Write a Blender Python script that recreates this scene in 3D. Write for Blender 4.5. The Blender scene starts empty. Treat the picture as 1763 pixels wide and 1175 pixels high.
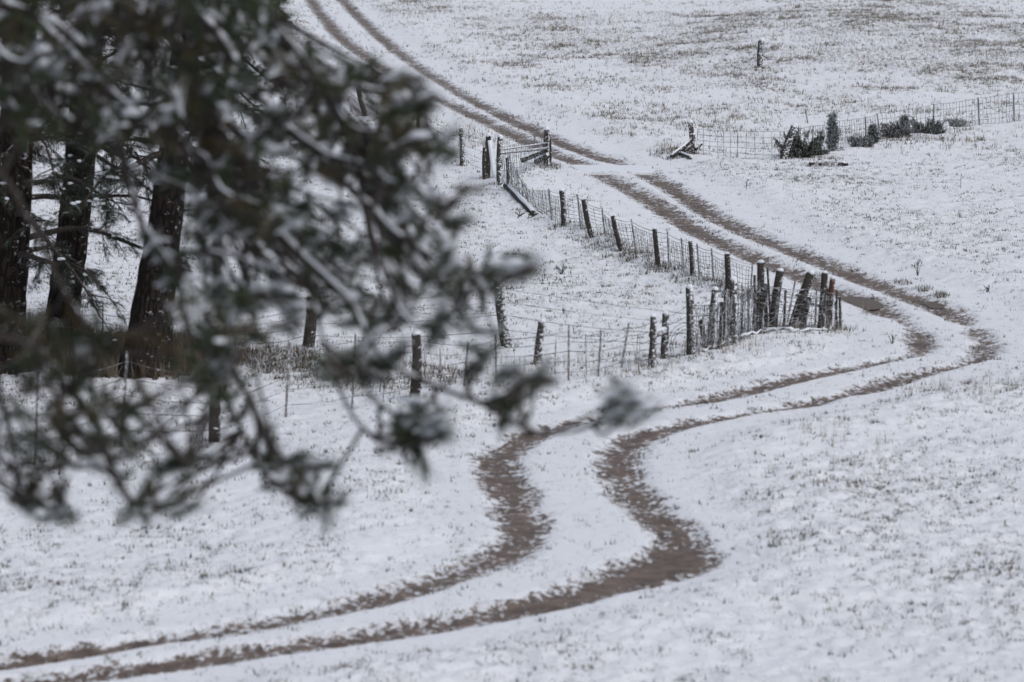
import bpy, math, random
import numpy as np
from mathutils import Vector, kdtree

random.seed(11)
RNG = np.random.default_rng(7)
R = math.radians
scene = bpy.context.scene
COL = scene.collection

# ------------------------------------------------------------------ camera, sky, sun, exposure
CAM_Z = 8.2
F = 7346.0                      # focal length in photograph pixels (150 mm on a 36 mm sensor, 1763 px wide)
PITCH = math.atan(860.0 / F)
cam_data = bpy.data.cameras.new("camera")
cam = bpy.data.objects.new("camera", cam_data)
COL.objects.link(cam)
cam.location = (0, 0, CAM_Z)
cam.rotation_euler = (math.pi / 2 - PITCH, 0, 0)
cam_data.sensor_width = 36.0
cam_data.lens = 36.0 * F / 1763.0
cam_data.clip_start = 0.5
cam_data.clip_end = 4000
cam_data.dof.use_dof = True
cam_data.dof.focus_distance = 108.0
cam_data.dof.aperture_fstop = 2.6
cam_data.dof.aperture_blades = 0
scene.camera = cam

SUN_EL, SUN_AZ = R(52), R(140)   # azimuth from +Y clockwise
world = bpy.data.worlds.new("World")
scene.world = world
world.use_nodes = True
wn = world.node_tree
wn.nodes.clear()
sky = wn.nodes.new("ShaderNodeTexSky")
sky.sky_type = 'NISHITA'
sky.sun_disc = False
sky.sun_elevation = SUN_EL
sky.sun_rotation = SUN_AZ
sky.air_density = 1.0
sky.dust_density = 2.5
sky.ozone_density = 1.0
hs = wn.nodes.new("ShaderNodeHueSaturation")
hs.inputs['Saturation'].default_value = 0.60      # cloud cover takes most of the blue out
bg = wn.nodes.new("ShaderNodeBackground")
bg.inputs['Strength'].default_value = 0.118
wo = wn.nodes.new("ShaderNodeOutputWorld")
wn.links.new(sky.outputs[0], hs.inputs['Color'])
wn.links.new(hs.outputs[0], bg.inputs['Color'])
wn.links.new(bg.outputs[0], wo.inputs['Surface'])

sun_d = bpy.data.lights.new("sun", 'SUN')
sun_d.energy = 0.7
sun_d.angle = R(25)
sun_d.color = (1.0, 0.98, 0.955)
sun = bpy.data.objects.new("sun", sun_d)
COL.objects.link(sun)
sd = Vector((math.sin(SUN_AZ) * math.cos(SUN_EL), math.cos(SUN_AZ) * math.cos(SUN_EL), math.sin(SUN_EL)))
sun.rotation_euler = (-sd).to_track_quat('-Z', 'Y').to_euler()

scene.view_settings.view_transform = 'Standard'
scene.view_settings.look = 'None'
scene.view_settings.gamma = 1.0
scene.view_settings.exposure = 0.16
scene.cycles.max_bounces = 5
scene.cycles.diffuse_bounces = 3
scene.cycles.glossy_bounces = 2
scene.cycles.transmission_bounces = 2
scene.cycles.use_denoising = True

# ------------------------------------------------------------------ noise and terrain
def _hash(ix, iy, seed):
    h = (ix.astype(np.int64) * 374761393 + iy.astype(np.int64) * 668265263 + seed * 2147483647) & 0xffffffff
    h = ((h ^ (h >> 13)) * 1274126177) & 0xffffffff
    h = (h ^ (h >> 16)) & 0xffffff
    return h / float(0xffffff)

def vnoise(x, y, seed=0):
    x = np.asarray(x, float); y = np.asarray(y, float)
    ix = np.floor(x); iy = np.floor(y)
    fx = x - ix; fy = y - iy
    fx = fx * fx * fx * (fx * (fx * 6 - 15) + 10); fy = fy * fy * fy * (fy * (fy * 6 - 15) + 10)
    a = _hash(ix, iy, seed); b = _hash(ix + 1, iy, seed)
    c = _hash(ix, iy + 1, seed); d = _hash(ix + 1, iy + 1, seed)
    return (a + (b - a) * fx) * (1 - fy) + (c + (d - c) * fx) * fy

def fbm(x, y, seed=0, octaves=3):
    s = 0.0; a = 1.0; t = 0.0
    for k in range(octaves):
        s = s + a * vnoise(x * 2 ** k + 13.7 * k, y * 2 ** k - 7.1 * k, seed + k); t += a; a *= 0.5
    return s / t

def sstep(a, b, x):
    t = np.clip((np.asarray(x, float) - a) / (b - a), 0, 1)
    return t * t * (3 - 2 * t)

def H0(x, y):
    """smooth lie of the land"""
    x = np.asarray(x, float); y = np.asarray(y, float)
    z = 0.30 * (vnoise(x / 26 + 3.3, y / 34 + 1.7, 5) - 0.5)
    z = z + 0.10 * (vnoise(x / 7 + 1.3, y / 9 + 4.7, 6) - 0.5)
    z = z + 0.55 * sstep(118, 165, y) * sstep(2, 16, x - (y - 118) * 0.02)         # bank right of the track
    t = np.clip((40 - y) / 40, 0, 1.0)
    z = z + 6.5 * t * t                                                            # the knoll the picture is taken from
    u = np.clip((y - 240) / 1000, 0, 2)
    z = z + 90 * u * u
    return z

CP, SP = math.cos(PITCH), math.sin(PITCH)
def ray(px, py):
    u = (px - 881.5) / F; v = (py - 587.5) / F
    d = Vector((u, CP - v * SP, -SP - v * CP))
    return d / d.y                                   # unit step in world Y

def at(px, py, Y):
    return Vector((0, 0, CAM_Z)) + ray(px, py) * Y

def gnd(px, py):
    d = ray(px, py); Y = -CAM_Z / d.z
    for _ in range(40):
        h = float(H0(d.x * Y, Y))
        Y = 0.5 * Y + 0.5 * (h - CAM_Z) / d.z
    return at(px, py, Y)

# ---- the two wheel ruts (photograph read-off, laid on the ground)  (x, y, half width)
RUT_R = [(575,-25,.26),(590,0,.28),(640,50,.30),(700,100,.26),(760,140,.22),(820,175,.24),(880,205,.28),(940,233,.30),(1000,258,.30),(1050,275,.28),(1092,286,.26),
 (1110,298,.27),(1160,325,.28),(1220,365,.28),(1290,400,.28),(1350,425,.28),(1420,452,.29),(1500,485,.30),(1570,510,.30),(1620,530,.30),(1655,548,.24),
 (1668,559,.04),(1684,572,.20),(1692,585,.12),(1694,600,.24),(1680,616,.20),(1650,627,.06),(1590,640,.20),(1530,656,.30),(1480,672,.24),(1440,680,.10),(1390,693,.26),(1330,702,.20),
 (1290,709,.10),(1210,722,.22),(1150,735,.26),(1100,752,.28),(1070,775,.28),(1064,800,.30),(1082,840,.28),(1118,878,.28),(1155,905,.26),(1172,935,.30),(1160,962,.55),(1110,985,.55),
 (1020,1012,.36),(940,1035,.33),(860,1053,.32),(740,1075,.30),(600,1097,.28),(450,1117,.28),(300,1140,.27),(150,1160,.26),(40,1172,.26),(-150,1192,.26),(-400,1215,.26)]
RUT_L = [(518,-25,.26),(535,0,.30),(570,45,.32),(600,75,.30),(650,110,.26),(700,140,.20),(760,172,.24),(820,200,.27),(880,228,.29),(940,258,.30),(1010,284,.28),
 (1032,298,.28),(1080,322,.30),(1140,358,.30),(1200,395,.30),(1260,425,.30),(1320,450,.29),(1380,475,.29),(1440,500,.30),(1490,517,.34),(1530,538,.26),(1550,548,.10),
 (1570,562,.06),(1580,575,.22),(1586,592,.20),(1580,607,.16),(1540,616,.08),(1480,627,.20),(1420,640,.24),(1360,652,.26),(1300,667,.26),(1240,682,.24),(1180,693,.16),(1120,700,.16),
 (1040,713,.10),(960,733,.18),(905,752,.26),(868,775,.28),(856,800,.30),(874,840,.28),(890,880,.27),(898,915,.26),(870,948,.28),(820,972,.28),(740,1000,.28),(640,1030,.28),
 (520,1055,.26),(400,1080,.23),(250,1100,.21),(100,1125,.22),(0,1140,.23),(-150,1160,.24),(-400,1185,.24)]

def densify(pts):
    P = []
    for (px, py, w) in pts:
        g = gnd(px, py); P.append((g.x, g.y, w))
    P = np.array(P); out = []
    for i in range(len(P) - 1):
        p0 = P[max(i - 1, 0)]; p1 = P[i]; p2 = P[i + 1]; p3 = P[min(i + 2, len(P) - 1)]
        n = max(2, int(np.hypot(*(p2[:2] - p1[:2])) / 0.10))
        for t in np.linspace(0, 1, n, endpoint=False):
            q = 0.5 * ((2 * p1) + (p2 - p0) * t + (2 * p0 - 5 * p1 + 4 * p2 - p3) * t * t + (3 * p1 - p0 - 3 * p2 + p3) * t ** 3)
            q[2] = p1[2] + (p2[2] - p1[2]) * t
            out.append(q)
    return np.array(out)
DL, DR = densify(RUT_L), densify(RUT_R)
def make_kd(D):
    k = kdtree.KDTree(len(D))
    for i, q in enumerate(D): k.insert((q[0], q[1], 0), i)
    k.balance(); return k
KL, KR = make_kd(DL), make_kd(DR)

def rut_fields(x, y):
    """signed distance to the nearest rut edge, and dL+dR"""
    n = len(x); sg = np.full(n, 9.0); sm = np.full(n, 99.0)
    # only points near the track are looked up
    D = np.vstack([DL, DR])
    cell = 1.5
    near = set()
    for q in D[::3]:
        a, b = int(math.floor(q[0] / cell)), int(math.floor(q[1] / cell))
        for i in (-2, -1, 0, 1, 2):
            for j in (-2, -1, 0, 1, 2): near.add((a + i) * 100003 + b + j)
    keys = np.floor(x / cell).astype(np.int64) * 100003 + np.floor(y / cell).astype(np.int64)
    idx = np.nonzero(np.isin(keys, np.fromiter(near, np.int64)))[0]
    for i in idx:
        c = (x[i], y[i], 0)
        _, il, dl = KL.find(c); _, ir, dr = KR.find(c)
        sg[i] = min(dl - DL[il, 2], dr - DR[ir, 2]); sm[i] = dl + dr
    return sg, sm

# ---- regions given as soft discs on the ground
def blob(px, py, rx, ry_px):
    """centre pixel, half width and half height in photograph pixels -> ground ellipse"""
    c = gnd(px, py); a = gnd(px + rx, py)
    n = gnd(px, py - ry_px); f_ = gnd(px, py + ry_px)
    return (c.x, 0.5 * (n.y + f_.y), abs(a.x - c.x), abs(n.y - f_.y) / 2)
def blobs_val(x, y, bl):
    v = np.zeros_like(x)
    for (cx, cy, rx, ry), w in bl:
        d = ((x - cx) / rx) ** 2 + ((y - cy) / ry) ** 2
        v = np.maximum(v, w * sstep(1.45, .55, np.sqrt(d)))
    return v
GRASSY = [(blob(1450, 90, 420, 85), 1.0), (blob(1000, 100, 190, 70), .80), (blob(720, 10, 60, 25), .8), (blob(1680, 60, 160, 60), 1.0), (blob(1430, 315, 70, 18), .8),
          (blob(1480, 830, 140, 60), .75), (blob(1650, 740, 120, 70), .5), (blob(200, 940, 220, 90), .7), (blob(1080, 440, 130, 22), .5), (blob(900, 700, 120, 40), .45),
          (blob(640, 660, 200, 50), .65), (blob(1660, 380, 120, 60), .42), (blob(1350, 610, 120, 30), .35), (blob(470, 620, 90, 30), .9), (blob(820, 240, 60, 25), .7), (blob(1180, 262, 60, 12), .7)]
BARE = [(blob(210, 615, 110, 30), 1.15), (blob(40, 600, 120, 40), 1.1), (blob(430, 618, 80, 18), .6)]
SMOOTH = [(blob(1010, -4, 215, 30), 1.0), (blob(1300, -14, 200, 14), .8), (blob(790, 118, 60, 12), .8), (blob(880, 165, 60, 12), .8), (blob(980, 215, 60, 12), .8), (blob(700, 50, 50, 16), .8), (blob(1240, 1000, 40, 80), .5), (blob(640, 980, 120, 40), .5)]

def masks(x, y, sm):
    g = 0.36 + 0.0 * x
    g = np.maximum(g, blobs_val(x, y, GRASSY))
    pn = fbm(x / 2.6, y / 6.5, 31, 4)
    g = g * (0.45 + 1.1 * sstep(.34, .66, pn))
    g = g * (1 - blobs_val(x, y, SMOOTH))
    g = g * (0.12 + 0.88 * sstep(3.0, 4.6, sm))          # the verges are clean
    b = blobs_val(x, y, BARE)
    return np.clip(g, 0, 1.2), np.clip(b, 0, 1.2)

def Hfine(x, y, sg, sm, g):
    rough = 0.25 + 0.75 * sstep(2.6, 4.4, sm)
    rough = np.where(sg < 0.3, 0.25, rough)
    z = 0.035 * (vnoise(x / 1.3, y / 1.3, 41) - 0.5) * rough
    z = z + (0.024 + 0.04 * g) * (vnoise(x / 0.36, y / 0.36, 42) - 0.5) * rough
    z = z + (0.046 + 0.05 * g) * (vnoise(x / 0.15, y / 0.15, 43) - 0.5) * rough
    z = z + 0.18 * g * sstep(112, 130, y) * (fbm(x / 2.2, y / 3.4, 44, 2) - 0.5)
    z = z - 0.060 * sstep(0.20, -0.12, sg)
    z = z + 0.10 * sstep(3.2, 5.0, sm) * sstep(9, 5.5, sm)
    return z

# ------------------------------------------------------------------ node helpers and materials
class NT:
    def __init__(self, name):
        self.m = bpy.data.materials.new(name); self.m.use_nodes = True
        self.t = self.m.node_tree; self.t.nodes.clear()
        self.out = self.t.nodes.new("ShaderNodeOutputMaterial")
        self.b = self.t.nodes.new("ShaderNodeBsdfPrincipled")
        self.t.links.new(self.b.outputs[0], self.out.inputs[0])
    def n(self, typ, **kw):
        nd = self.t.nodes.new(typ)
        for k, v in kw.items():
            if k in nd.inputs.keys() if hasattr(nd.inputs, 'keys') else False: nd.inputs[k].default_value = v
            else: setattr(nd, k, v)
        return nd
    def l(self, a, b): self.t.links.new(a, b)
    def math(self, op, a, b=None, c=None, clamp=False):
        nd = self.t.nodes.new("ShaderNodeMath"); nd.operation = op; nd.use_clamp = clamp
        for i, v in enumerate((a, b, c)):
            if v is None: continue
            if isinstance(v, (int, float)): nd.inputs[i].default_value = v
            else: self.l(v, nd.inputs[i])
        return nd.outputs[0]
    def noise(self, vec, scale, detail=3, rough=.55):
        nd = self.t.nodes.new("ShaderNodeTexNoise")
        nd.inputs['Scale'].default_value = scale; nd.inputs['Detail'].default_value = detail; nd.inputs['Roughness'].default_value = rough
        if vec is not None: self.l(vec, nd.inputs['Vector'])
        return nd.outputs['Fac']
    def mapping(self, vec, scale=(1, 1, 1), loc=(0, 0, 0)):
        nd = self.t.nodes.new("ShaderNodeMapping")
        nd.inputs['Scale'].default_value = scale; nd.inputs['Location'].default_value = loc
        self.l(vec, nd.inputs['Vector']); return nd.outputs[0]
    def step(self, v, a, b):
        nd = self.t.nodes.new("ShaderNodeMapRange"); nd.interpolation_type = 'SMOOTHSTEP'
        nd.inputs['From Min'].default_value = a; nd.inputs['From Max'].default_value = b
        self.l(v, nd.inputs['Value']); return nd.outputs[0]
    def mix(self, fac, a, b):
        nd = self.t.nodes.new("ShaderNodeMix"); nd.data_type = 'RGBA'
        for s, v in ((nd.inputs[0], fac), (nd.inputs[6], a), (nd.inputs[7], b)):
            if isinstance(v, (int, float)): s.default_value = v
            elif isinstance(v, tuple): s.default_value = (*v, 1)
            else: self.l(v, s)
        return nd.outputs[2]
    def attr(self, name):
        nd = self.t.nodes.new("ShaderNodeAttribute"); nd.attribute_name = name; return nd
    def bump(self, h, strength, dist=0.02):
        nd = self.t.nodes.new("ShaderNodeBump"); nd.inputs['Strength'].default_value = strength; nd.inputs['Distance'].default_value = dist
        self.l(h, nd.inputs['Height']); self.l(nd.outputs[0], self.b.inputs['Normal'])
    def base(self, c, rough=.8, spec=.2):
        if isinstance(c, tuple): self.b.inputs['Base Color'].default_value = (*c, 1)
        else: self.l(c, self.b.inputs['Base Color'])
        if isinstance(rough, (int, float)): self.b.inputs['Roughness'].default_value = rough
        else: self.l(rough, self.b.inputs['Roughness'])
        self.b.inputs['Specular IOR Level'].default_value = spec

SNOW = (0.80, 0.82, 0.86)
def mat_ground():
    k = NT("snow_grass_dirt")
    pos = k.n("ShaderNodeNewGeometry").outputs['Position']
    rut = k.attr("rut").outputs['Fac']; grassy = k.attr("grassy").outputs['Fac']; bare = k.attr("bare").outputs['Fac']
    pst = k.mapping(pos, (1, .42, 1))
    # snow with grass pricking through
    sp = k.noise(pst, 7.5, 5, .68)
    sp2 = k.noise(pst, 22.0, 3, .6)
    pt = k.noise(pos, 1.1, 3, .6)
    thr = k.math('ADD', k.math('MULTIPLY', sp, .62), k.math('MULTIPLY', sp2, .38))
    thr = k.math('ADD', thr, k.math('MULTIPLY', k.math('SUBTRACT', pt, .5), .16))
    lim = k.math('SUBTRACT', thr, k.math('SUBTRACT', .645, k.math('MULTIPLY', grassy, .08)))
    grass_m = k.step(lim, -.01, .05)
    thin_m = k.step(k.math('ADD', lim, k.math('MULTIPLY', k.math('SUBTRACT', k.noise(pos, 34.0, 3, .7), .5), .25)), -.11, .03)
    tone = k.noise(pos, 3.0, 3, .6)
    grass_c = k.mix(tone, (.10, .092, .070), (.25, .21, .155))
    snow_c = k.mix(k.noise(pos, .7, 4, .6), (.80, .82, .86), (.87, .88, .90))
    snow_c2 = k.mix(k.math('MULTIPLY', thin_m, .52), snow_c, (.36, .345, .32))
    col = k.mix(k.math('MULTIPLY', grass_m, .80), snow_c2, grass_c)
    # needle litter and dead grass below the big pines
    bm = k.step(k.math('ADD', bare, k.math('MULTIPLY', k.math('SUBTRACT', sp, .5), 1.1)), .42, .62)
    litter = k.mix(sp2, (.055, .042, .030), (.14, .105, .072))
    col = k.mix(bm, col, litter)
    # wheel ruts
    e1 = k.noise(pos, 1.5, 3, .6); e2 = k.noise(pst, 6.0, 8, .82)
    rv = k.math('ADD', rut, k.math('MULTIPLY', k.math('SUBTRACT', e1, .5), .70))
    rv = k.math('ADD', rv, k.math('MULTIPLY', k.math('SUBTRACT', e2, .5), 1.30))
    rv = k.math('SUBTRACT', rv, .045)
    rm = k.step(rv, .05, -.03)
    flv = k.math('ADD', k.math('ADD', k.math('MULTIPLY', k.noise(pst, 11.0, 6, .78), .8), k.math('MULTIPLY', k.noise(pos, .6, 2, .5), .2)), k.math('MULTIPLY', rut, .30))
    fleck = k.step(flv, .478, .53)
    dirt = k.mix(k.step(k.noise(pos, 3.0, 7, .75), .32, .68), (.076, .054, .042), (.215, .160, .127))
    dirt = k.mix(k.math('MULTIPLY', fleck, .80), dirt, snow_c)
    col = k.mix(rm, col, dirt)
    rough = k.math('SUBTRACT', .85, k.math('MULTIPLY', rm, .25))
    k.base(col, rough, .25)
    hgt = k.math('ADD', k.noise(pos, 14.0, 5, .65), k.math('MULTIPLY', grass_m, -.4))
    k.bump(hgt, .8, .04)
    return k.m

def mat_snow():
    k = NT("packed_snow")
    pos = k.n("ShaderNodeTexCoord").outputs['Object']
    k.base(k.mix(k.noise(pos, 9, 4, .6), (.74, .77, .82), (.84, .855, .885)), .85, .2)
    k.bump(k.noise(pos, 40, 4, .6), .4, .01)
    return k.m

def mat_wood(name, dark, light, snow_amt, streak=True):
    k = NT(name)
    tc = k.n("ShaderNodeTexCoord").outputs['Object']
    oi = k.n("ShaderNodeObjectInfo").outputs['Random']
    off = k.n("ShaderNodeVectorMath"); off.operation = 'ADD'
    cmb = k.n("ShaderNodeCombineXYZ"); k.l(k.math('MULTIPLY', oi, 37.0), cmb.inputs[0]); k.l(k.math('MULTIPLY', oi, 11.0), cmb.inputs[2])
    k.l(tc, off.inputs[0]); k.l(cmb.outputs[0], off.inputs[1]); v = off.outputs[0]
    grain = k.noise(k.mapping(v, (38, 38, 3.5)), 1.0, 4, .65)
    col = k.mix(grain, dark, light)
    col = k.mix(k.math('MULTIPLY', k.step(k.noise(v, 3.0, 3, .6), .5, .8), .4), col, tuple(c * .55 for c in dark))
    geo = k.n("ShaderNodeNewGeometry")
    dp = k.n("ShaderNodeVectorMath"); dp.operation = 'DOT_PRODUCT'
    k.l(geo.outputs['Normal'], dp.inputs[0]); dp.inputs[1].default_value = Vector((.80, -.35, .75)).normalized()
    sn = k.noise(k.mapping(v, (16, 16, 24)), 1.0, 5, .75)
    sv = k.math('ADD', k.math('MULTIPLY', dp.outputs['Value'], .13), k.math('ADD', sn, snow_amt))
    sm = k.step(sv, .63, .69)
    col = k.mix(sm, col, SNOW)
    k.base(col, .85, .15)
    k.bump(k.math('ADD', grain, k.math('MULTIPLY', sm, .5)), .6, .012)
    return k.m

def mat_bark():
    k = NT("pine_bark")
    tc = k.n("ShaderNodeTexCoord").outputs['Object']
    vor = k.n("ShaderNodeTexVoronoi"); vor.feature = 'DISTANCE_TO_EDGE'; vor.inputs['Scale'].default_value = 1.0
    warp = k.noise(tc, 4, 3, .6)
    mp = k.mapping(tc, (11, 11, 3.0)); 
    ad = k.n("ShaderNodeVectorMath"); ad.operation = 'ADD'; k.l(mp, ad.inputs[0]); k.l(warp, ad.inputs[1]); k.l(ad.outputs[0], vor.inputs['Vector'])
    crack = k.step(vor.outputs['Distance'], .02, .16)
    col = k.mix(crack, (.010, .008, .007), k.mix(k.noise(tc, 6, 4, .6), (.016, .0125, .011), (.034, .025, .021)))
    geo = k.n("ShaderNodeNewGeometry")
    dp = k.n("ShaderNodeVectorMath"); dp.operation = 'DOT_PRODUCT'
    k.l(geo.outputs['Normal'], dp.inputs[0]); dp.inputs[1].default_value = Vector((.75, -.5, .45)).normalized()
    sn = k.noise(k.mapping(tc, (9, 9, 14)), 1.0, 5, .75)
    sv = k.math('ADD', k.math('MULTIPLY', dp.outputs['Value'], .12), sn)
    col = k.mix(k.math('MULTIPLY', k.step(sv, .685, .75), .6), col, SNOW)
    k.base(col, .9, .1)
    k.bump(crack, .8, .04)
    return k.m

def mat_attr(name, rough=.7, spec=.2, sub=0.0):
    k = NT(name)
    k.base(k.attr("tint").outputs['Color'], rough, spec)
    return k.m

def mat_wire():
    k = NT("frosted_wire")
    pos = k.n("ShaderNodeNewGeometry").outputs['Position']
    fr = k.step(k.noise(pos, 9, 3, .6), .46, .62)
    k.base(k.mix(k.math('MULTIPLY', fr, .8), (.10, .095, .095), (.55, .57, .60)), .6, .3)
    return k.m

def mat_steel():
    k = NT("rusted_steel_post")
    tc = k.n("ShaderNodeTexCoord").outputs['Object']
    oi = k.n("ShaderNodeObjectInfo").outputs['Random']
    n1 = k.noise(k.mapping(tc, (20, 20, 6)), 1.0, 4, .65)
    col = k.mix(n1, (.085, .065, .06), (.21, .19, .19))
    col = k.mix(k.math('MULTIPLY', oi, .4), col, (.16, .165, .175))
    fr = k.step(k.noise(k.mapping(tc, (30, 30, 17)), 1.0, 3, .65), .50, .60)
    col = k.mix(k.math('MULTIPLY', fr, .75), col, (.66, .68, .72))
    k.base(col, .65, .3)
    return k.m

def mat_water():
    k = NT("muddy_puddle_water")
    pos = k.n("ShaderNodeNewGeometry").outputs['Position']
    k.base(k.mix(k.noise(pos, 2, 3, .6), (.105, .080, .064), (.145, .112, .090)), .45, .04)
    k.bump(k.noise(pos, 6, 2, .5), .03, .01)
    return k.m

def mat_rock():
    k = NT("dark_stone")
    pos = k.n("ShaderNodeTexCoord").outputs['Object']
    geo = k.n("ShaderNodeNewGeometry"); sep = k.n("ShaderNodeSeparateXYZ"); k.l(geo.outputs['Normal'], sep.inputs[0])
    s = k.step(k.math('ADD', sep.outputs[2], k.math('SUBTRACT', k.noise(pos, 20, 3, .6), .5)), .55, .8)
    k.base(k.mix(s, (.04, .037, .035), SNOW), .85, .2)
    return k.m

M = dict(ground=mat_ground(), snow=mat_snow(),
         wood=mat_wood("weathered_post_wood", (.020, .018, .017), (.075, .066, .058), -.02),
         wood_snowy=mat_wood("snow_plastered_wood", (.026, .024, .022), (.085, .076, .068), .06),
         rail=mat_wood("snowy_rail_wood", (.04, .036, .033), (.12, .105, .092), .04),
         rust=mat_wood("rusty_pipe", (.06, .028, .02), (.13, .065, .045), .02),
         bark=mat_bark(), branch=mat_wood("pine_branch_bark", (.022, .018, .017), (.07, .058, .052), -.06),
         grass=mat_attr("grass_blades"), needle=mat_attr("pine_needles", .55, .3), juniper=mat_attr("juniper_foliage", .7, .2),
         wire=mat_wire(), steel=mat_steel(), water=mat_water(), rock=mat_rock())

# ------------------------------------------------------------------ object helpers
def tag(o, label=None, cat=None, group=None, kind=None):
    if label: o["label"] = label
    if cat: o["category"] = cat
    if group: o["group"] = group
    if kind: o["kind"] = kind
    return o

def link(name, me, mat=None, parent=None, loc=(0, 0, 0)):
    o = bpy.data.objects.new(name, me); COL.objects.link(o)
    if mat is not None and me is not None and len(me.materials) == 0: me.materials.append(mat)
    if parent is not None:
        o.parent = parent
        w = Vector(loc); p = parent; off = Vector((0, 0, 0))
        while p is not None: off += p.location; p = p.parent
        o.location = w - off
    else:
        o.location = loc
    return o

def empty(name, loc, label=None, cat=None, group=None):
    o = bpy.data.objects.new(name, None); COL.objects.link(o); o.location = loc; o.empty_display_size = .2
    return tag(o, label, cat, group)

def mesh_np(name, V, Fc, nper=3, smooth=False):
    """mesh from numpy arrays, all faces with nper corners"""
    V = np.asarray(V, np.float32); Fc = np.asarray(Fc, np.int32)
    me = bpy.data.meshes.new(name)
    me.vertices.add(len(V)); me.vertices.foreach_set("co", V.ravel())
    nf = len(Fc)
    me.loops.add(nf * nper); me.loops.foreach_set("vertex_index", Fc.ravel())
    me.polygons.add(nf)
    me.polygons.foreach_set("loop_start", np.arange(0, nf * nper, nper, dtype=np.int32))
    me.polygons.foreach_set("use_smooth", np.full(nf, smooth, dtype=bool))
    me.update(calc_edges=True)
    return me

def set_tint(me, C):
    a = me.color_attributes.new("tint", 'FLOAT_COLOR', 'POINT')
    C4 = np.ones((len(C), 4), np.float32); C4[:, :3] = C
    a.data.foreach_set("color", C4.ravel())

class MB:
    """collects tubes and lumps; build() links them as one mesh"""
    def __init__(self): self.v = []; self.f = []
    def tube(self, pts, rad, sides=6, cap=True, jitter=0.0, prof=None):
        pts = [Vector(p) for p in pts]; n = len(pts)
        if isinstance(rad, (int, float)): rad = [rad] * n
        t0 = (pts[1] - pts[0]).normalized()
        up = Vector((0, 0, 1)) if abs(t0.z) < .9 else Vector((1, 0, 0))
        nx = t0.cross(up).normalized(); base = len(self.v)
        ph = random.random() * 6.28
        for i, p in enumerate(pts):
            t = (pts[min(i + 1, n - 1)] - pts[max(i - 1, 0)])
            t = t.normalized() if t.length > 1e-9 else t0
            nx = (nx - t * nx.dot(t)).normalized(); ny = t.cross(nx)
            for s in range(sides):
                a = ph + 2 * math.pi * s / sides
                r = rad[i] * (prof[s] if prof else 1) * (1 + jitter * (random.random() - .5) * 2)
                self.v.append(p + nx * (math.cos(a) * r) + ny * (math.sin(a) * r))
        for i in range(n - 1):
            for s in range(sides):
                a = base + i * sides + s; b = base + i * sides + (s + 1) % sides
                self.f.append((a, b, b + sides, a + sides))
        if cap:
            self.f.append(tuple(base + s for s in reversed(range(sides))))
            self.f.append(tuple(base + (n - 1) * sides + s for s in range(sides)))
        return self
    def blob(self, c, rx, ry, rz, noise=.25, seg=7, rings=4):
        c = Vector(c); base = len(self.v)
        self.v.append(c + Vector((0, 0, rz)))
        for i in range(1, rings):
            th = math.pi * i / rings
            for s in range(seg):
                a = 2 * math.pi * s / seg + i * .4; k = 1 + noise * (random.random() - .5) * 2
                self.v.append(c + Vector((rx * math.sin(th) * math.cos(a) * k, ry * math.sin(th) * math.sin(a) * k, rz * math.cos(th) * k)))
        self.v.append(c - Vector((0, 0, rz))); last = len(self.v) - 1
        for s in range(seg): self.f.append((base, base + 1 + s, base + 1 + (s + 1) % seg))
        for i in range(rings - 2):
            for s in range(seg):
                a = base + 1 + i * seg + s; b = base + 1 + i * seg + (s + 1) % seg
                self.f.append((a, a + seg, b + seg, b))
        st = base + 1 + (rings - 2) * seg
        for s in range(seg): self.f.append((st + s, last, st + (s + 1) % seg))
        return self
    def build(self, name, mat, parent=None, loc=(0, 0, 0), smooth=True):
        me = bpy.data.meshes.new(name); L = Vector(loc)
        me.from_pydata([tuple(p - L) for p in self.v], [], self.f)
        me.polygons.foreach_set("use_smooth", [smooth] * len(me.polygons)); me.update()
        return link(name, me, mat, parent, loc)

def bez(p, n=8, lift=0):
    """catmull-rom through points"""
    p = [Vector(q) for q in p]; out = []
    for i in range(len(p) - 1):
        p0 = p[max(i - 1, 0)]; p1 = p[i]; p2 = p[i + 1]; p3 = p[min(i + 2, len(p) - 1)]
        for k in range(n):
            t = k / n
            out.append(0.5 * ((2 * p1) + (p2 - p0) * t + (2 * p0 - 5 * p1 + 4 * p2 - p3) * t * t + (3 * p1 - p0 - 3 * p2 + p3) * t ** 3))
    out.append(p[-1]); return out

# ------------------------------------------------------------------ ground and road
NC, NR = 400, 1150
s_mid = np.linspace(-.14, .14, NC)
s_out = .14 * np.geomspace(1.03, 40, 26)
S = np.concatenate([-s_out[::-1], s_mid, s_out])
Y_near = np.linspace(-60, 36, 24, endpoint=False)
Y_mid = np.geomspace(36, 236, NR)
Y_far = np.geomspace(242, 1800, 26)
YY = np.concatenate([Y_near, Y_mid, Y_far])
GX = np.outer(np.sqrt(YY ** 2 + 35 ** 2), S); GY = np.repeat(YY[:, None], len(S), 1)
x, y = GX.ravel(), GY.ravel()
sg, sm_ = rut_fields(x, y)
gmask, bmask = masks(x, y, sm_)
z = H0(x, y) + Hfine(x, y, sg, sm_, gmask) * ((y > 30) & (y < 240))
nS = len(S); nY = len(YY)
ii, jj = np.meshgrid(np.arange(nY - 1), np.arange(nS - 1), indexing='ij')
a = (ii * nS + jj).ravel()
quads = np.stack([a, a + 1, a + nS + 1, a + nS], 1)
V = np.stack([x, y, z], 1)
is_road = (sm_[quads].mean(1) < 3.3)
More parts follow.
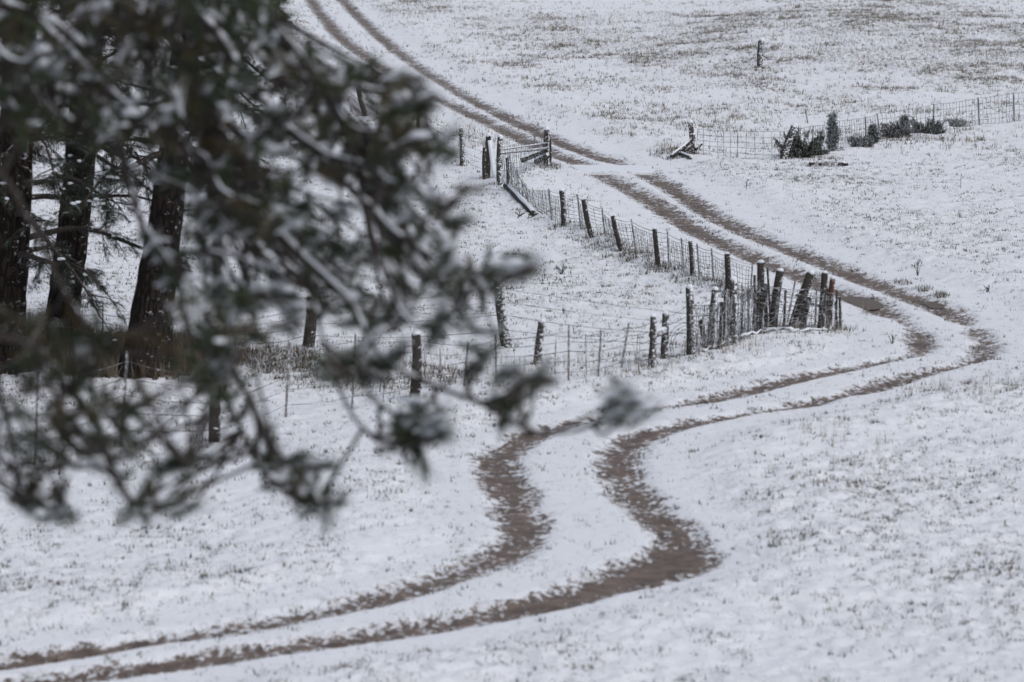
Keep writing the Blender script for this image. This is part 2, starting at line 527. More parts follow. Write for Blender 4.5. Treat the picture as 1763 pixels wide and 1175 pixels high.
def sub_mesh(name, sel, kind):
    q = quads[sel]; used = np.unique(q); remap = np.full(len(V), -1, np.int64); remap[used] = np.arange(len(used))
    me = mesh_np(name, V[used], remap[q], 4, True)
    for nm, arr in (("rut", sg), ("grassy", gmask), ("bare", bmask)):
        at_ = me.attributes.new(nm, 'FLOAT', 'POINT'); at_.data.foreach_set("value", arr[used].astype(np.float32))
    o = link(name, me, M['ground']); tag(o, kind='structure'); return o
ground = sub_mesh("ground", ~is_road, 'structure')
tag(ground, "thinly snow covered pasture with grass pricking through", "ground")
road = sub_mesh("road", is_road, 'structure')
tag(road, "winding farm track with two brown muddy wheel ruts in snow", "road")

def Hfull(px, py):
    xx = np.atleast_1d(np.asarray(px, float)); yy = np.atleast_1d(np.asarray(py, float))
    s1, s2 = rut_fields(xx, yy); g_, b_ = masks(xx, yy, s2)
    return H0(xx, yy) + Hfine(xx, yy, s1, s2, g_), s1, s2, g_, b_
def gz(p):
    return Vector((p.x, p.y, float(Hfull(p.x, p.y)[0][0])))

# ------------------------------------------------------------------ grass (stuff)
def blades_mesh(name, P, n_bl, lmin, lmax, wmin, wmax, spread, cols, zoff=-.01, bend=0.0):
    """P: tuft base points; one triangle per blade"""
    N = len(P); B = N * n_bl
    base = np.repeat(P, n_bl, 0) + np.c_[RNG.normal(0, spread * .35, (B, 2)), np.full(B, zoff)]
    L = RNG.uniform(lmin, lmax, B); az = RNG.uniform(0, 2 * np.pi, B); tilt = np.abs(RNG.normal(0, spread * 6, B)).clip(0, 1.35)
    d = np.c_[np.cos(az) * np.sin(tilt), np.sin(az) * np.sin(tilt), np.cos(tilt)]
    a2 = RNG.uniform(0, 2 * np.pi, B); w = RNG.uniform(wmin, wmax, B)[:, None] * .5
    side = np.c_[np.cos(a2), np.sin(a2) * .4, np.zeros(B)] * w
    VV = np.empty((B, 3, 3)); VV[:, 0] = base - side; VV[:, 1] = base + side; VV[:, 2] = base + d * L[:, None]
    me = mesh_np(name, VV.reshape(-1, 3), np.arange(B * 3).reshape(-1, 3), 3)
    C = np.repeat(np.repeat(cols, n_bl, 0) * RNG.uniform(.7, 1.3, (B, 1)), 3, 0)
    set_tint(me, C); return me

def palette(n, wts):
    cols = np.array([(.028, .030, .022), (.055, .050, .036), (.11, .085, .055), (.22, .18, .125), (.62, .64, .67)])
    idx = RNG.choice(5, n, p=np.array(wts) / sum(wts)); return cols[idx]

NT_ = 1000000
yy = np.sqrt(RNG.uniform(37 ** 2, 232 ** 2, NT_)); xx = RNG.uniform(-.135, .135, NT_) * np.sqrt(yy ** 2 + 20 ** 2)
hz, s1, s2, g_, b_ = Hfull(xx, yy)
clump = fbm(xx / .55, yy / .9, 77, 3)
prob = (g_ * 1.0 + .13) * (.34 + 1.35 * sstep(.44, .68, clump)) * np.where(s1 < -.06, 0, 1) * (1 + 2.0 * (s1 < .10))
prob *= np.clip((105 / yy) ** .5, .75, 1.5) * np.where(s2 < 3.0, .7, 1.0)
keep = RNG.random(NT_) < prob * np.where(yy > 112, .155 * (.35 + 1.5 * sstep(.45, .62, fbm(xx / 1.7, yy / 3.6, 91, 2))), .60)
P = np.c_[xx, yy, hz][keep]; gk = g_[keep]
hill = (P[:, 1] > 112)
Pn, Pf = P[~hill], P[hill]
co = RNG.random(len(Pn)) < .20
m1 = blades_mesh("grass", Pn[~co], 3, .02, .065, .006, .014, .13, palette((~co).sum(), [2.5, 4, 3, 1.6, 2.0]))
m2 = blades_mesh("grass", Pn[co], 6, .03, .09, .009, .022, .11, palette(co.sum(), [5, 5, 2, .8, 1.0]))
nv1, nv2 = len(m1.vertices), len(m2.vertices)
va = np.empty(nv1 * 3, np.float32); vb = np.empty(nv2 * 3, np.float32); m1.vertices.foreach_get("co", va); m2.vertices.foreach_get("co", vb)
ca = np.empty(nv1 * 4, np.float32); cb = np.empty(nv2 * 4, np.float32); m1.color_attributes[0].data.foreach_get("color", ca); m2.color_attributes[0].data.foreach_get("color", cb)
me = mesh_np("grass", np.concatenate([va, vb]).reshape(-1, 3), np.arange(nv1 + nv2).reshape(-1, 3), 3)
set_tint(me, np.concatenate([ca, cb]).reshape(-1, 4)[:, :3])
tag(link("grass", me, M['grass']), "short dark pasture grass tips poking through the thin snow", "grass", kind='stuff')
me = blades_mesh("hillside_grass", Pf, 4, .05, .17, .010, .026, .11, palette(len(Pf), [1.2, 2.2, 3.6, 5, 2.2]))
tag(link("hillside_grass", me, M['grass']), "tan and brown tussock grass on the bank above the wire fence", "grass", kind='stuff')

def scatter_px(cx, cy, rx, ry, n):
    bx = blob(cx, cy, rx, ry); a_ = RNG.uniform(0, 2 * np.pi, n); r_ = np.sqrt(RNG.uniform(0, 1, n))
    X = bx[0] + bx[2] * r_ * np.cos(a_); Yv = bx[1] + bx[3] * r_ * np.sin(a_)
    h, s1, s2, g1, b1 = Hfull(X, Yv); ok = s1 > .12
    return np.c_[X, Yv, h][ok]
# tall dead grass below the big pines
Q = np.vstack([scatter_px(210, 618, 120, 34, 2600), scatter_px(40, 600, 110, 40, 1600), scatter_px(300, 632, 120, 22, 700)])
me = blades_mesh("dead_grass", Q, 6, .12, .42, .008, .018, .055, np.array([(.075, .055, .036), (.12, .09, .060), (.048, .038, .028), (.19, .165, .135)])[RNG.integers(0, 4, len(Q))])
tag(link("dead_grass", me, M['grass']), "tall rusty brown dead grass around the foot of the big pine trunks", "grass", kind='stuff')
Q = np.vstack([scatter_px(1460, 790, 90, 50, 34), scatter_px(1640, 680, 120, 24, 46), scatter_px(1000, 40, 230, 16, 600), scatter_px(720, 20, 60, 22, 300), scatter_px(1500, 60, 260, 50, 900),
               scatter_px(820, 235, 60, 30, 200), scatter_px(1145, 264, 28, 8, 70), scatter_px(1380, 580, 90, 10, 60), scatter_px(1230, 610, 90, 14, 60), scatter_px(1050, 640, 130, 20, 110),
               scatter_px(800, 640, 150, 26, 130), scatter_px(1505, 540, 20, 8, 40), scatter_px(600, 640, 140, 30, 140), scatter_px(1270, 245, 70, 16, 60), scatter_px(1690, 90, 60, 25, 160)])
me = blades_mesh("dry_grass", Q, 4, .08, .30, .004, .009, .045, np.array([(.20, .155, .11), (.13, .10, .075), (.28, .23, .17), (.45, .43, .42)])[RNG.integers(0, 4, len(Q))])
tag(link("dry_grass", me, M['grass']), "thin dry straw coloured grass stalks standing out of the snow", "grass", kind='stuff')
# scrubby matted tussocks along the fence foot
fl = [(980, 398), (1020, 418), (1045, 430), (1072, 445), (1100, 452), (1140, 472), (1190, 490), (1230, 497), (1265, 515)]
Q = np.vstack([scatter_px(fx, fy, 34, 9, 75) for fx, fy in fl] + [scatter_px(480, 622, 70, 22, 900), scatter_px(640, 650, 160, 26, 500), scatter_px(1420, 285, 40, 5, 60), scatter_px(1160, 270, 40, 8, 150),
              scatter_px(940, 288, 25, 6, 110), scatter_px(1612, 511, 16, 3, 90), scatter_px(1585, 500, 16, 3, 60), scatter_px(1550, 488, 20, 3, 40)])
me = blades_mesh("tussock", Q, 6, .04, .15, .010, .022, .14, palette(len(Q), [3, 4, 3, 1.5, 4.5]))
tag(link("tussock_grass", me, M['grass']), "matted dark tussocks at the foot of the fences and banks", "grass", kind='stuff')

# ------------------------------------------------------------------ puddles and cattle guard
def puddle(pix, label):
    pts = [gnd(*p) for p in pix]; c = sum(pts, Vector()) / len(pts)
    DD = DL if pix[0][0] < 1560 else DR
    near_ = [q for q in DD if (q[0] - c.x) ** 2 + (q[1] - c.y) ** 2 < .6]
    zz = max(gz(Vector((q[0], q[1], 0))).z for q in near_[::3]) + .012
    ring = bez(pts + [pts[0]], 5)[:-1]
    me = bpy.data.meshes.new("puddle")
    me.from_pydata([(p.x - c.x, p.y - c.y, 0) for p in ring], [], [tuple(range(len(ring)))]); me.update()
    o = link("puddle", me, M['water'], None, (c.x, c.y, zz)); tag(o, label, "puddle", "puddles in the track", 'structure')
puddle([(1440, 509), (1479, 507), (1508, 514), (1522, 524), (1500, 530), (1466, 522)], "brown meltwater puddle filling the inner wheel rut")
puddle([(1590, 518), (1612, 516), (1626, 519), (1622, 527), (1602, 526)], "pale grey puddle in outer rut under the cut bank")

cg0, cg1, cg2, cg3 = gnd(985, 286), gnd(1112, 286), gnd(1128, 297), gnd(1000, 297)
cgc = (cg0 + cg1 + cg2 + cg3) / 4
cgr = empty("cattle_guard", (cgc.x, cgc.y, float(H0(cgc.x, cgc.y))), "snow covered cattle guard laid flat across the track between fences", "cattle guard")
zt = float(H0(cgc.x, cgc.y)) - .005
def slab(name, c4, z0, z1, mat, parent):
    me = bpy.data.meshes.new(name); L = parent.location
    vs = [(p.x - L.x, p.y - L.y, zz - L.z) for zz in (z0, z1) for p in c4]
    me.from_pydata(vs, [], [(3, 2, 1, 0), (4, 5, 6, 7)] + [(i, (i + 1) % 4, 4 + (i + 1) % 4, 4 + i) for i in range(4)]); me.update()
    o = link(name, me, mat, parent, L); return o
def lerp(a, b, t): return a + (b - a) * t
for i in range(8):
    t0, t1 = i / 8 + .01, i / 8 + .085
    slab("rail", [lerp(cg3, cg0, t0), lerp(cg2, cg1, t0), lerp(cg2, cg1, t1), lerp(cg3, cg0, t1)], zt - .08, zt, M['steel'], cgr)
rim = []
for (p_, q_) in ((cg3, cg2), (cg2, cg1), (cg1, cg0), (cg0, cg3)):
    nn = 14 if (q_ - p_).length > 1.5 else 5
    rim += [lerp(p_, q_, k_ / nn) + Vector((random.uniform(-.10, .10), random.uniform(-.22, .22), 0)) for k_ in range(nn)]
nr_ = len(rim); Lc = cgr.location
me = bpy.data.meshes.new("snow_cover")
me.from_pydata([(p_.x - Lc.x, p_.y - Lc.y, zz_ - Lc.z) for zz_ in (zt - .03, zt + .024) for p_ in rim], [], [tuple(range(nr_, 2 * nr_))] + [(k_, (k_ + 1) % nr_, nr_ + (k_ + 1) % nr_, nr_ + k_) for k_ in range(nr_)]); me.update()
link("snow_cover", me, M['snow'], cgr, Lc)
for t0, t1 in ((-.06, 0.0), (1.0, 1.06)):
    slab("concrete_beam", [lerp(cg3, cg0, t0), lerp(cg2, cg1, t0), lerp(cg2, cg1, t1), lerp(cg3, cg0, t1)], zt - .25, zt + .012, M['snow'], cgr)

# ------------------------------------------------------------------ posts, wires
def depth(p): return p.y
BASES = []
class Post:
    pass
def post(parent, bpx, tpx, w, mat='wood', cap=True, dy=0.0, name="post", label=None, cat=None, group=None, sides=9, square=False, depth_y=None):
    """wooden post from base pixel to top pixel, w px wide"""
    if depth_y is None: B = gnd(*bpx)
    else: B = at(bpx[0], bpx[1], depth_y); 
    B = gz(B); r = w * (.5 if w < 8 else .56) * B.y / F; BASES.append(B)
    T = at(tpx[0], tpx[1], B.y + dy)
    ax = (T - B); L = ax.length; ax.normalize()
    n = 9; pts = []; rad = []
    bend = Vector((random.uniform(-1, 1), random.uniform(-1, 1), 0)) * r * .5
    for i in range(n):
        t = i / (n - 1); pts.append(B - ax * .22 + ax * (L + .22) * t + bend * math.sin(t * math.pi)); rad.append(r * (1.10 - .18 * t) * random.uniform(.95, 1.05))
    rad[-1] *= .86
    pts[-2] = pts[-1] - ax * r * .35
    if square: sides = 4; prof = [1.15] * 4
    else: prof = [random.uniform(.86, 1.12) for _ in range(sides)]
    mb = MB().tube(pts, rad, sides, True, .035, prof)
    o = mb.build(name, M[mat], parent, tuple(B), smooth=not square)
    if label: tag(o, label, cat, group)
    if cap:
        c = MB(); top = pts[-1]
        c.blob(top + ax * (r * .12), r * .88, r * .88, r * random.uniform(.45, .95), .16, 9, 5)
        c.build("snow_cap", M['snow'], o, tuple(top))
    p = Post(); p.B = B; p.T = T; p.o = o; p.r = r; p.ax = ax; p.L = L
    return p
def steel(parent, bpx, tpx, w=4.0, name="steel_post", mat='steel', depth_y=None, label=None):
    B = gnd(*bpx) if depth_y is None else at(bpx[0], bpx[1], depth_y)
    B = gz(B); r = w * .5 * B.y / F; T = at(tpx[0], tpx[1], B.y); ax = T - B; L = ax.length; ax.normalize()
    # T section: flange and stem
    e1 = Vector((1, 0, 0)); e1 = (e1 - ax * e1.x).normalized(); e2 = ax.cross(e1)
    k = r
    prof = [(-k, 0), (k, 0), (k, k * .35), (k * .22, k * .35), (k * .22, k * 1.2), (-k * .22, k * 1.2), (-k * .22, k * .35), (-k, k * .35)]
    vs = []; 
    for h in (-.25, L):
        for (a_, b_) in prof: vs.append(ax * h + e1 * a_ + e2 * b_)
    fs = [(i, (i + 1) % 8, 8 + (i + 1) % 8, 8 + i) for i in range(8)] + [tuple(range(8, 16)), tuple(reversed(range(8)))]
    me = bpy.data.meshes.new(name); me.from_pydata([tuple(v) for v in vs], [], fs); me.update()
    o = link(name, me, M[mat], parent, tuple(B))
    if label: o["label"] = label
    p = Post(); p.B = B; p.T = T; p.o = o; p.r = r; p.ax = ax; p.L = L
    return p

def strand(parent, pts, r=.0045, sag=.02, name="wire", mat='wire'):
    out = []
    for i in range(len(pts) - 1):
        a_, b_ = pts[i], pts[i + 1]; n = max(3, int((b_ - a_).length / .5))
        s = sag * random.uniform(.3, 1.6)
        for k in range(n):
            t = k / n; q = a_.lerp(b_, t); q = q + Vector((0, 0, -s * 4 * t * (1 - t))); out.append(q)
    out.append(pts[-1])
    rr = [r * random.uniform(.7, 1.5) for _ in out]
    return MB().tube(out, rr, 4, False).build(name, M[mat], parent, tuple(pts[0]))

def mesh_panel(parent, p, q, h0=.02, h1=.9, nh=8, dv=.16, r=.0050, jit=.016, bulge=.03, front=0.0, name="wire_mesh"):
    """woven wire between two posts (fractions of post height)"""
    off = Vector((0, -front, 0))
    def pt(u, v):
        a_ = p.B.lerp(p.T, v) + off; b_ = q.B.lerp(q.T, v) + off
        c = a_.lerp(b_, u); bb = bulge * math.sin(u * math.pi)
        return c + Vector((0, -bb, -.02 * math.sin(u * math.pi)))
    W = (q.B - p.B).length; n = max(2, int(W / dv)); mb = MB()
    nu = max(3, n // 2)
    for i in range(nh + 1):
        v = h0 + (h1 - h0) * (i / nh) ** 1.08
        mb.tube([pt(k / nu, v) + Vector((0, 0, random.uniform(-jit, jit))) for k in range(nu + 1)], r, 3, False)
    for k in range(n + 1):
        u = min(1, max(0, k / n + random.uniform(-.1, .1) / n))
        mb.tube([pt(u, h0 + (h1 - h0) * t) + Vector((random.uniform(-jit, jit), 0, 0)) for t in (0, .35, .7, 1)], r * random.uniform(.8, 1.3), 3, False)
    return mb.build(name, M['wire'], parent, tuple(p.B))

def log(parent, pa, pb, r0, r1, name, mat='rail', snow=True, label=None, cat=None, jit=.05, mid=None):
    pa, pb = Vector(pa), Vector(pb)
    pts = bez([pa, mid, pb], 4) if mid is not None else [pa.lerp(pb, t / 5) for t in range(6)]
    n = len(pts)
    rad = [r0 + (r1 - r0) * i / (n - 1) for i in range(n)]
    o = MB().tube(pts, rad, 8, True, jit).build(name, M[mat], parent, tuple(pa))
    if label: tag(o, label, cat)
    if snow:
        sp = [p_ + Vector((0, 0, rad[i] * .78)) for i, p_ in enumerate(pts)]
        MB().tube(sp, [rr * random.uniform(.55, .8) for rr in rad], 7, True, .12).build("snow", M['snow'], o, tuple(sp[0]))
    return o

# ---- 1. woven wire fence running beside the track
g = gnd(971, 397)
fA = empty("fence", tuple(gz(g)), "woven wire fence of alternating wooden and steel posts running beside the straight track", "fence")
line = []
line.append(steel(fA, (950, 384), (945, 325), 4, label="steel post with reddish tip"))
line.append(post(fA, (971, 397), (967.5, 328), 9, 'wood_snowy'))
line.append(steel(fA, (1000, 400), (994, 335), 4))
line.append(post(fA, (1020, 416), (1005, 344), 8, 'wood', cap=False))
line.append(steel(fA, (1042, 418), (1036, 357), 4))
line.append(post(fA, (1072, 440), (1055, 372), 8, 'wood', cap=False))
line.append(steel(fA, (1095, 446), (1087, 378), 4))
line.append(post(fA, (1134, 469), (1127, 394), 8, 'wood'))
line.append(steel(fA, (1152, 470), (1149, 398), 4))
line.append(steel(fA, (1177, 480), (1173, 410), 4))
line.append(post(fA, (1191, 487), (1188, 415), 7, 'wood'))
line.append(steel(fA, (1204, 490), (1200, 420), 4))
line.append(steel(fA, (1228, 497), (1225, 428), 4))
line.append(post(fA, (1254, 512), (1252, 437), 9, 'wood'))
line.append(steel(fA, (1292, 524), (1295.5, 452), 4))
def vpost(px, py, tx, ty):
    p = Post(); p.B = gz(gnd(px, py)); p.T = at(tx, ty, p.B.y); return p
corner_end = vpost(908, 352, 907, 325)
mesh_panel(fA, corner_end, line[0], 0.0, .95, 7, .15, bulge=.0)
for i in range(len(line) - 1):
    mesh_panel(fA, line[i], line[i + 1], .02, .80 + .06 * random.random(), 8, .15)
strand(fA, [p.B.lerp(p.T, .93) for p in line], .005)

# ---- 2. crowded old posts at the bend of the track
g = gnd(1302, 581)
fB = empty("fence", tuple(gz(g)), "crowded stretch of thick leaning old posts and wire netting at the bend", "fence")
cl = {}
cl['F'] = post(fB, (1189.5, 621), (1187.5, 495), 13, 'wood_snowy')
cl['G'] = post(fB, (1219, 611), (1206.5, 551), 8, 'wood', cap=False, label="short leaning stub of a post")
cl['H'] = post(fB, (1226, 607), (1231.5, 499), 12, 'wood_snowy')
cl['I'] = post(fB, (1239, 600), (1243, 520), 6, 'wood', cap=False)
cl['J'] = steel(fB, (1253, 600), (1253, 498), 6)
cl['K'] = post(fB, (1263, 597), (1263, 482), 12, 'wood_snowy')
cl['s1'] = steel(fB, (1288, 588), (1288, 491), 4.5)
cl['A'] = post(fB, (1302, 581), (1310, 452), 13, 'wood')
cl['A2'] = post(fB, (1320, 574), (1318, 489), 7, 'wood', cap=False)
cl['A3'] = post(fB, (1326, 570), (1321, 461), 4, 'wood', cap=False)
cl['B'] = post(fB, (1331, 581), (1343, 466), 13, 'wood')
cl['s2'] = steel(fB, (1356, 566), (1369, 484), 4)
cl['C'] = post(fB, (1365, 580), (1396.5, 470), 14, 'wood', label="thick post leaning far over")
cl['C2'] = post(fB, (1385, 574), (1393, 512), 10, 'wood', cap=False)
cl['s3'] = steel(fB, (1403, 572), (1406, 491), 4)
cl['D'] = post(fB, (1413, 576), (1420, 470), 11, 'wood')
cl['E'] = post(fB, (1428.5, 571), (1433.5, 480), 9, 'rust', label="rust brown pipe post")
cl['e1'] = post(fB, (1437, 570), (1441, 500), 4, 'wood', cap=False)
cl['e2'] = post(fB, (1448, 570), (1446, 512), 5, 'wood', cap=False)
for (xb_, yb_, xt_, yt_, w_) in ((1246, 599, 1248, 506, 4.5), (1276, 591, 1277, 512, 4.5), (1296, 584, 1299, 474, 5), (1349, 579, 1352, 500, 4.5), (1378, 577, 1384, 492, 6), (1422, 573, 1425, 498, 5), (1442, 570, 1438, 520, 4)):
    post(fB, (xb_, yb_), (xt_, yt_), w_, 'wood', cap=False)
order = ['F', 'H', 'K', 'A', 'B', 'C', 'D', 'E', 'e2']
for i in range(len(order) - 1):
    p_, q_ = cl[order[i]], cl[order[i + 1]]
    mesh_panel(fB, p_, q_, .0, .78 - .02 * i, 11, .075, r=.0062, jit=.03, front=p_.r + .02)
# snag on the leaning post, snowy bottom wire
Bc = cl['C'].B.lerp(cl['C'].T, .60)
log(fB, Bc, at(1370, 509, Bc.y - .1), .035, .018, "branch_stub", 'wood', False)
log(fB, cl['C'].B.lerp(cl['C'].T, .48) + Vector((.05, -.05, 0)), cl['D'].B.lerp(cl['D'].T, .42), .03, .02, "branch_stub", 'wood', False)
bot = [(1190, 617), (1215, 612), (1240, 602), (1270, 593), (1302, 584), (1330, 583), (1360, 585), (1385, 580), (1412, 577), (1430, 572)]
bp = [gz(gnd(*p_)) + Vector((0, -.10, .06)) for p_ in bot]
bz = bez(bp, 4)
MB().tube([q_ + Vector((0, 0, random.uniform(-.03, .03))) for q_ in bz], [random.choice((.008, .014, .022, .026)) for q_ in bz], 7, True, .25).build("snowy_bottom_wire", M['snow'], fB, tuple(bp[0]))
for h_ in (.30, .46, .60, .72):
    strand(fB, [cl[k_].B.lerp(cl[k_].T, h_) + Vector((0, -cl[k_].r - .01, 0)) for k_ in order[:-1]], .007, .03)

# ---- 3. front fence of sagging wires, below the pasture
g = gnd(712, 686)
fC = empty("fence", tuple(gz(g)), "sagging barbed wire fence crossing the lower slope to the double end posts", "fence")
fr = []
fr.append(steel(fC, (60, 800), (66, 640), 6))
fr.append(steel(fC, (208, 765), (219.5, 606), 7, label="pale steel post plastered with snow"))
fr.append(post(fC, (368, 760), (371, 636), 19, 'wood', cap=False))
fr.append(steel(fC, (492, 719), (498, 588), 6))
fr.append(steel(fC, (606, 702), (612, 575), 5))
fr.append(post(fC, (712, 690), (717, 575), 16, 'wood'))
fr.append(steel(fC, (799, 666), (806, 588), 5))
fr.append(steel(fC, (854, 655), (853, 577), 5))
fr.append(steel(fC, (979, 666), (979, 561), 5))
fr.append(steel(fC, (1030, 655), (1035, 566), 5))
fr.append(steel(fC, (1070, 640), (1082.5, 557), 5))
fr.append(post(fC, (1119.5, 641), (1125, 545), 11, 'wood_snowy'))
pe = post(fC, (1143, 624), (1146, 540), 12, 'wood_snowy')
log(fC, fr[-1].B.lerp(fr[-1].T, .63), pe.B.lerp(pe.T, .60), .06, .055, "rail", 'rail', True)
pl = post(fC, (928, 627), (934, 554), 14, 'wood_snowy')
for h_ in (.16, .36, .54, .72, .90):
    strand(fC, [p_.B.lerp(p_.T, h_) + Vector((0, -.02, 0)) for p_ in fr], .0050, .03)
for (xb, yb, yt) in ((955, 648, 585), (1010, 652, 580), (885, 650, 590), (1095, 640, 575), (1100, 640, 570), (760, 672, 600), (660, 690, 600)):
    B_ = gz(gnd(xb, yb)); strand(fC, [B_, at(xb + random.uniform(-5, 5), yt, B_.y)], .006, .0, "wire_stay")
for h_ in (.25, .5, .72, .9):
    strand(fC, [pe.B.lerp(pe.T, h_), cl['F'].B.lerp(cl['F'].T, h_ * .85)], .0050, .04)
# loose coil of wire between the double posts and the bend
cc = pe.B.lerp(pe.T, .45) + Vector((.35, -.1, -.12))
for k_ in range(3):
    rr_ = .30 + .06 * k_
    MB().tube([cc + Vector((rr_ * math.cos(a_ / 14 * 6.283) * .75, .05 * math.sin(a_), rr_ * math.sin(a_ / 14 * 6.283) * .95)) for a_ in range(14)], .0055, 3, False).build("loose_wire", M['wire'], fC, tuple(cc))

# ---- 4. back fence with the two big leaning posts
g = gnd(872, 597)
fD = empty("fence", tuple(gz(g)), "older fence of slack wires on two heavy split posts behind the front fence", "fence")
bk = [steel(fD, (-20, 600), (-18, 520), 4), steel(fD, (177, 588), (177, 519), 3.5), steel(fD, (395, 604), (397, 546), 4), post(fD, (528, 599), (536, 512), 18, 'wood', cap=False), post(fD, (873, 597), (857, 483), 17, 'wood_snowy', label="heavy leaning split post with snow on one face"), cl['F']]
for h_ in (.25, .48, .68, .88):
    strand(fD, [p_.B.lerp(p_.T, h_ if p_ is not cl['F'] else h_ * .7) for p_ in bk], .0050, .05)

# ---- 5. brace corner on the near side of the cattle guard
g = gnd(861, 323)
fE = empty("fence", tuple(gz(g)), "braced wooden fence corner with rails and slumped netting beside the cattle guard", "fence")
c1 = post(fE, (840, 310), (841, 234), 10, 'wood', square=True)
c0 = post(fE, (835, 313), (834, 254), 7, 'wood', cap=False)
c2 = post(fE, (861, 324), (861, 236), 10, 'wood_snowy')
c3 = post(fE, (873.5, 332), (873, 272), 6, 'wood', cap=False)
c4 = post(fE, (943, 285), (942, 223), 9, 'wood_snowy', square=True)
c5 = post(fE, (948, 284), (947.5, 240), 4, 'wood', cap=False)
c6 = steel(fE, (921, 283), (920, 228), 5)
Yb = c1.B.y - .25
log(fE, at(843, 242, Yb), at(851, 306, Yb - .1), .05, .05, "plank", 'snow', False, "snow covered plank leaning on the corner post")
log(fE, c2.B.lerp(c2.T, .66) + Vector((.05, 0, 0)), c4.B.lerp(c4.T, .48), .036, .042, "rail", 'wood_snowy', False)
log(fE, c2.B.lerp(c2.T, .72) + Vector((.05, .12, 0)), c4.B.lerp(c4.T, .62), .018, .02, "rail", 'rail')
log(fE, gz(gnd(897, 286)) + Vector((0, 0, .05)), c4.B.lerp(c4.T, .45) + Vector((0, -.12, 0)), .075, .06, "brace", 'wood')
log(fE, gz(gnd(923, 284)) + Vector((0, 0, .05)), c4.B.lerp(c4.T, .28) + Vector((0, -.14, 0)), .075, .07, "brace", 'wood')
b0 = gz(gnd(918, 374)) + Vector((0, 0, .06)); b1 = at(872, 320, c2.B.y - .6)
log(fE, b0, b1, .07, .085, "fallen_brace", 'wood', True, "snow topped brace log slumped from the corner")
mesh_panel(fE, c3, corner_end, .0, 1.15, 9, .10, r=.006, jit=.05, bulge=.25)
mesh_panel(fE, c2, c4, .02, .78, 6, .18, r=.0045, jit=.03, bulge=.02)
twig_pts = gz(gnd(918, 374))
mbt = MB()
for k_ in range(12):
    a_ = twig_pts + Vector((random.uniform(-.5, .35), random.uniform(-1, .6), .02)); mbt.tube([a_, a_ + Vector((random.uniform(-.2, .3), random.uniform(-.2, .2), random.uniform(.0, .12)))], .012, 4, True)
mbt.build("brush", M['wood'], fE, tuple(twig_pts))

# ---- 6. fence climbing away behind the pine, beyond the corner
g = gnd(796, 288)
fG = empty("fence", tuple(gz(g)), "wire fence of spaced dark posts climbing the slope left of the upper track", "fence")
u0 = post(fG, (536, 120), (533, 70), 7, 'wood'); u1 = post(fG, (630, 202), (615, 143), 8, 'wood', label="leaning weathered post"); u2 = post(fG, (722, 246), (720, 184), 6, 'wood'); u3 = post(fG, (796, 288), (794, 221), 8, 'wood_snowy')
for h_ in (.2, .4, .6, .8):
    strand(fG, [p_.B.lerp(p_.T, h_) for p_ in (u0, u1, u2, u3, c1)], .0055, .05)

# ---- 7. low netting fence on the far side of the cattle guard
g = gnd(1490, 245)
fH = empty("fence", tuple(gz(g)), "low square mesh fence on thin stakes running up behind the junipers", "fence")
n_ = [vpost(1200, 272, 1200, 222), vpost(1270, 276, 1270, 225), vpost(1343, 276, 1343, 226)]
n_.append(steel(fH, (1398, 268), (1400, 217), 3)); n_.append(steel(fH, (1440, 258), (1438, 208), 3)); n_.append(steel(fH, (1491, 245), (1490, 202), 4)); n_.append(steel(fH, (1516, 240), (1510, 196), 4))
n_.append(steel(fH, (1606, 229), (1608, 180), 4)); n_.append(steel(fH, (1686, 217), (1684, 169), 4)); n_.append(steel(fH, (1746, 209), (1745, 160), 4)); n_.append(steel(fH, (1850, 202), (1850, 152), 4))
for i in range(len(n_) - 1):
    mesh_panel(fH, n_[i], n_[i + 1], .02, .99, 5, .21, r=.0062, jit=.012, bulge=.02)

# ---- 8. single posts
gp = post(None, (1190, 272), (1189, 211), 10, 'wood_snowy', square=True, name="gate_post", label="square gate post at the start of the low mesh fence", cat="post")
log(None, gz(gnd(1156, 275)) + Vector((0, -.05, .04)), at(1194, 240, gp.B.y - .14), .06, .055, "brace_log", 'wood', True, "dark brace log leaning against the square gate post", "log")
pa = gz(gnd(1164, 272)) + Vector((0, -.2, .05)); pb = at(1195, 232, gp.B.y - .28)
log(None, pa, pb, .045, .05, "curved_branch", 'rail', True, "curved snowy branch propped over the leaning brace log", "branch", mid=at(1190, 254, gp.B.y - .3))
log(None, gz(gnd(1166, 271)) + Vector((0, -.35, .05)), gz(gnd(1190, 279)) + Vector((0, -.1, .06)), .05, .045, "fallen_log", 'rail', True, "short snowy log lying at the foot of the gate post", "log")
log(None, gz(gnd(1196, 273)) + Vector((.02, .1, .12)), at(1208, 248, gp.B.y + .1), .05, .04, "broken_stub", 'wood', True, "broken plank stub poking out behind the gate post", "plank")
post(None, (1351, 275), (1368.5, 217), 11, 'wood_snowy', name="leaning_post", label="thick post leaning over the largest juniper at the mesh fence", cat="post")
post(None, (1311, 116), (1311, 70), 11, 'wood_snowy', name="lone_post", label="lone stout post standing in the grass on the open bank", cat="post")
o = steel(None, (1390.5, 213), (1386.5, 188), 3.5, name="stake"); tag(o.o, "thin dark stake leaning in the grass behind the mesh fence", "stake")

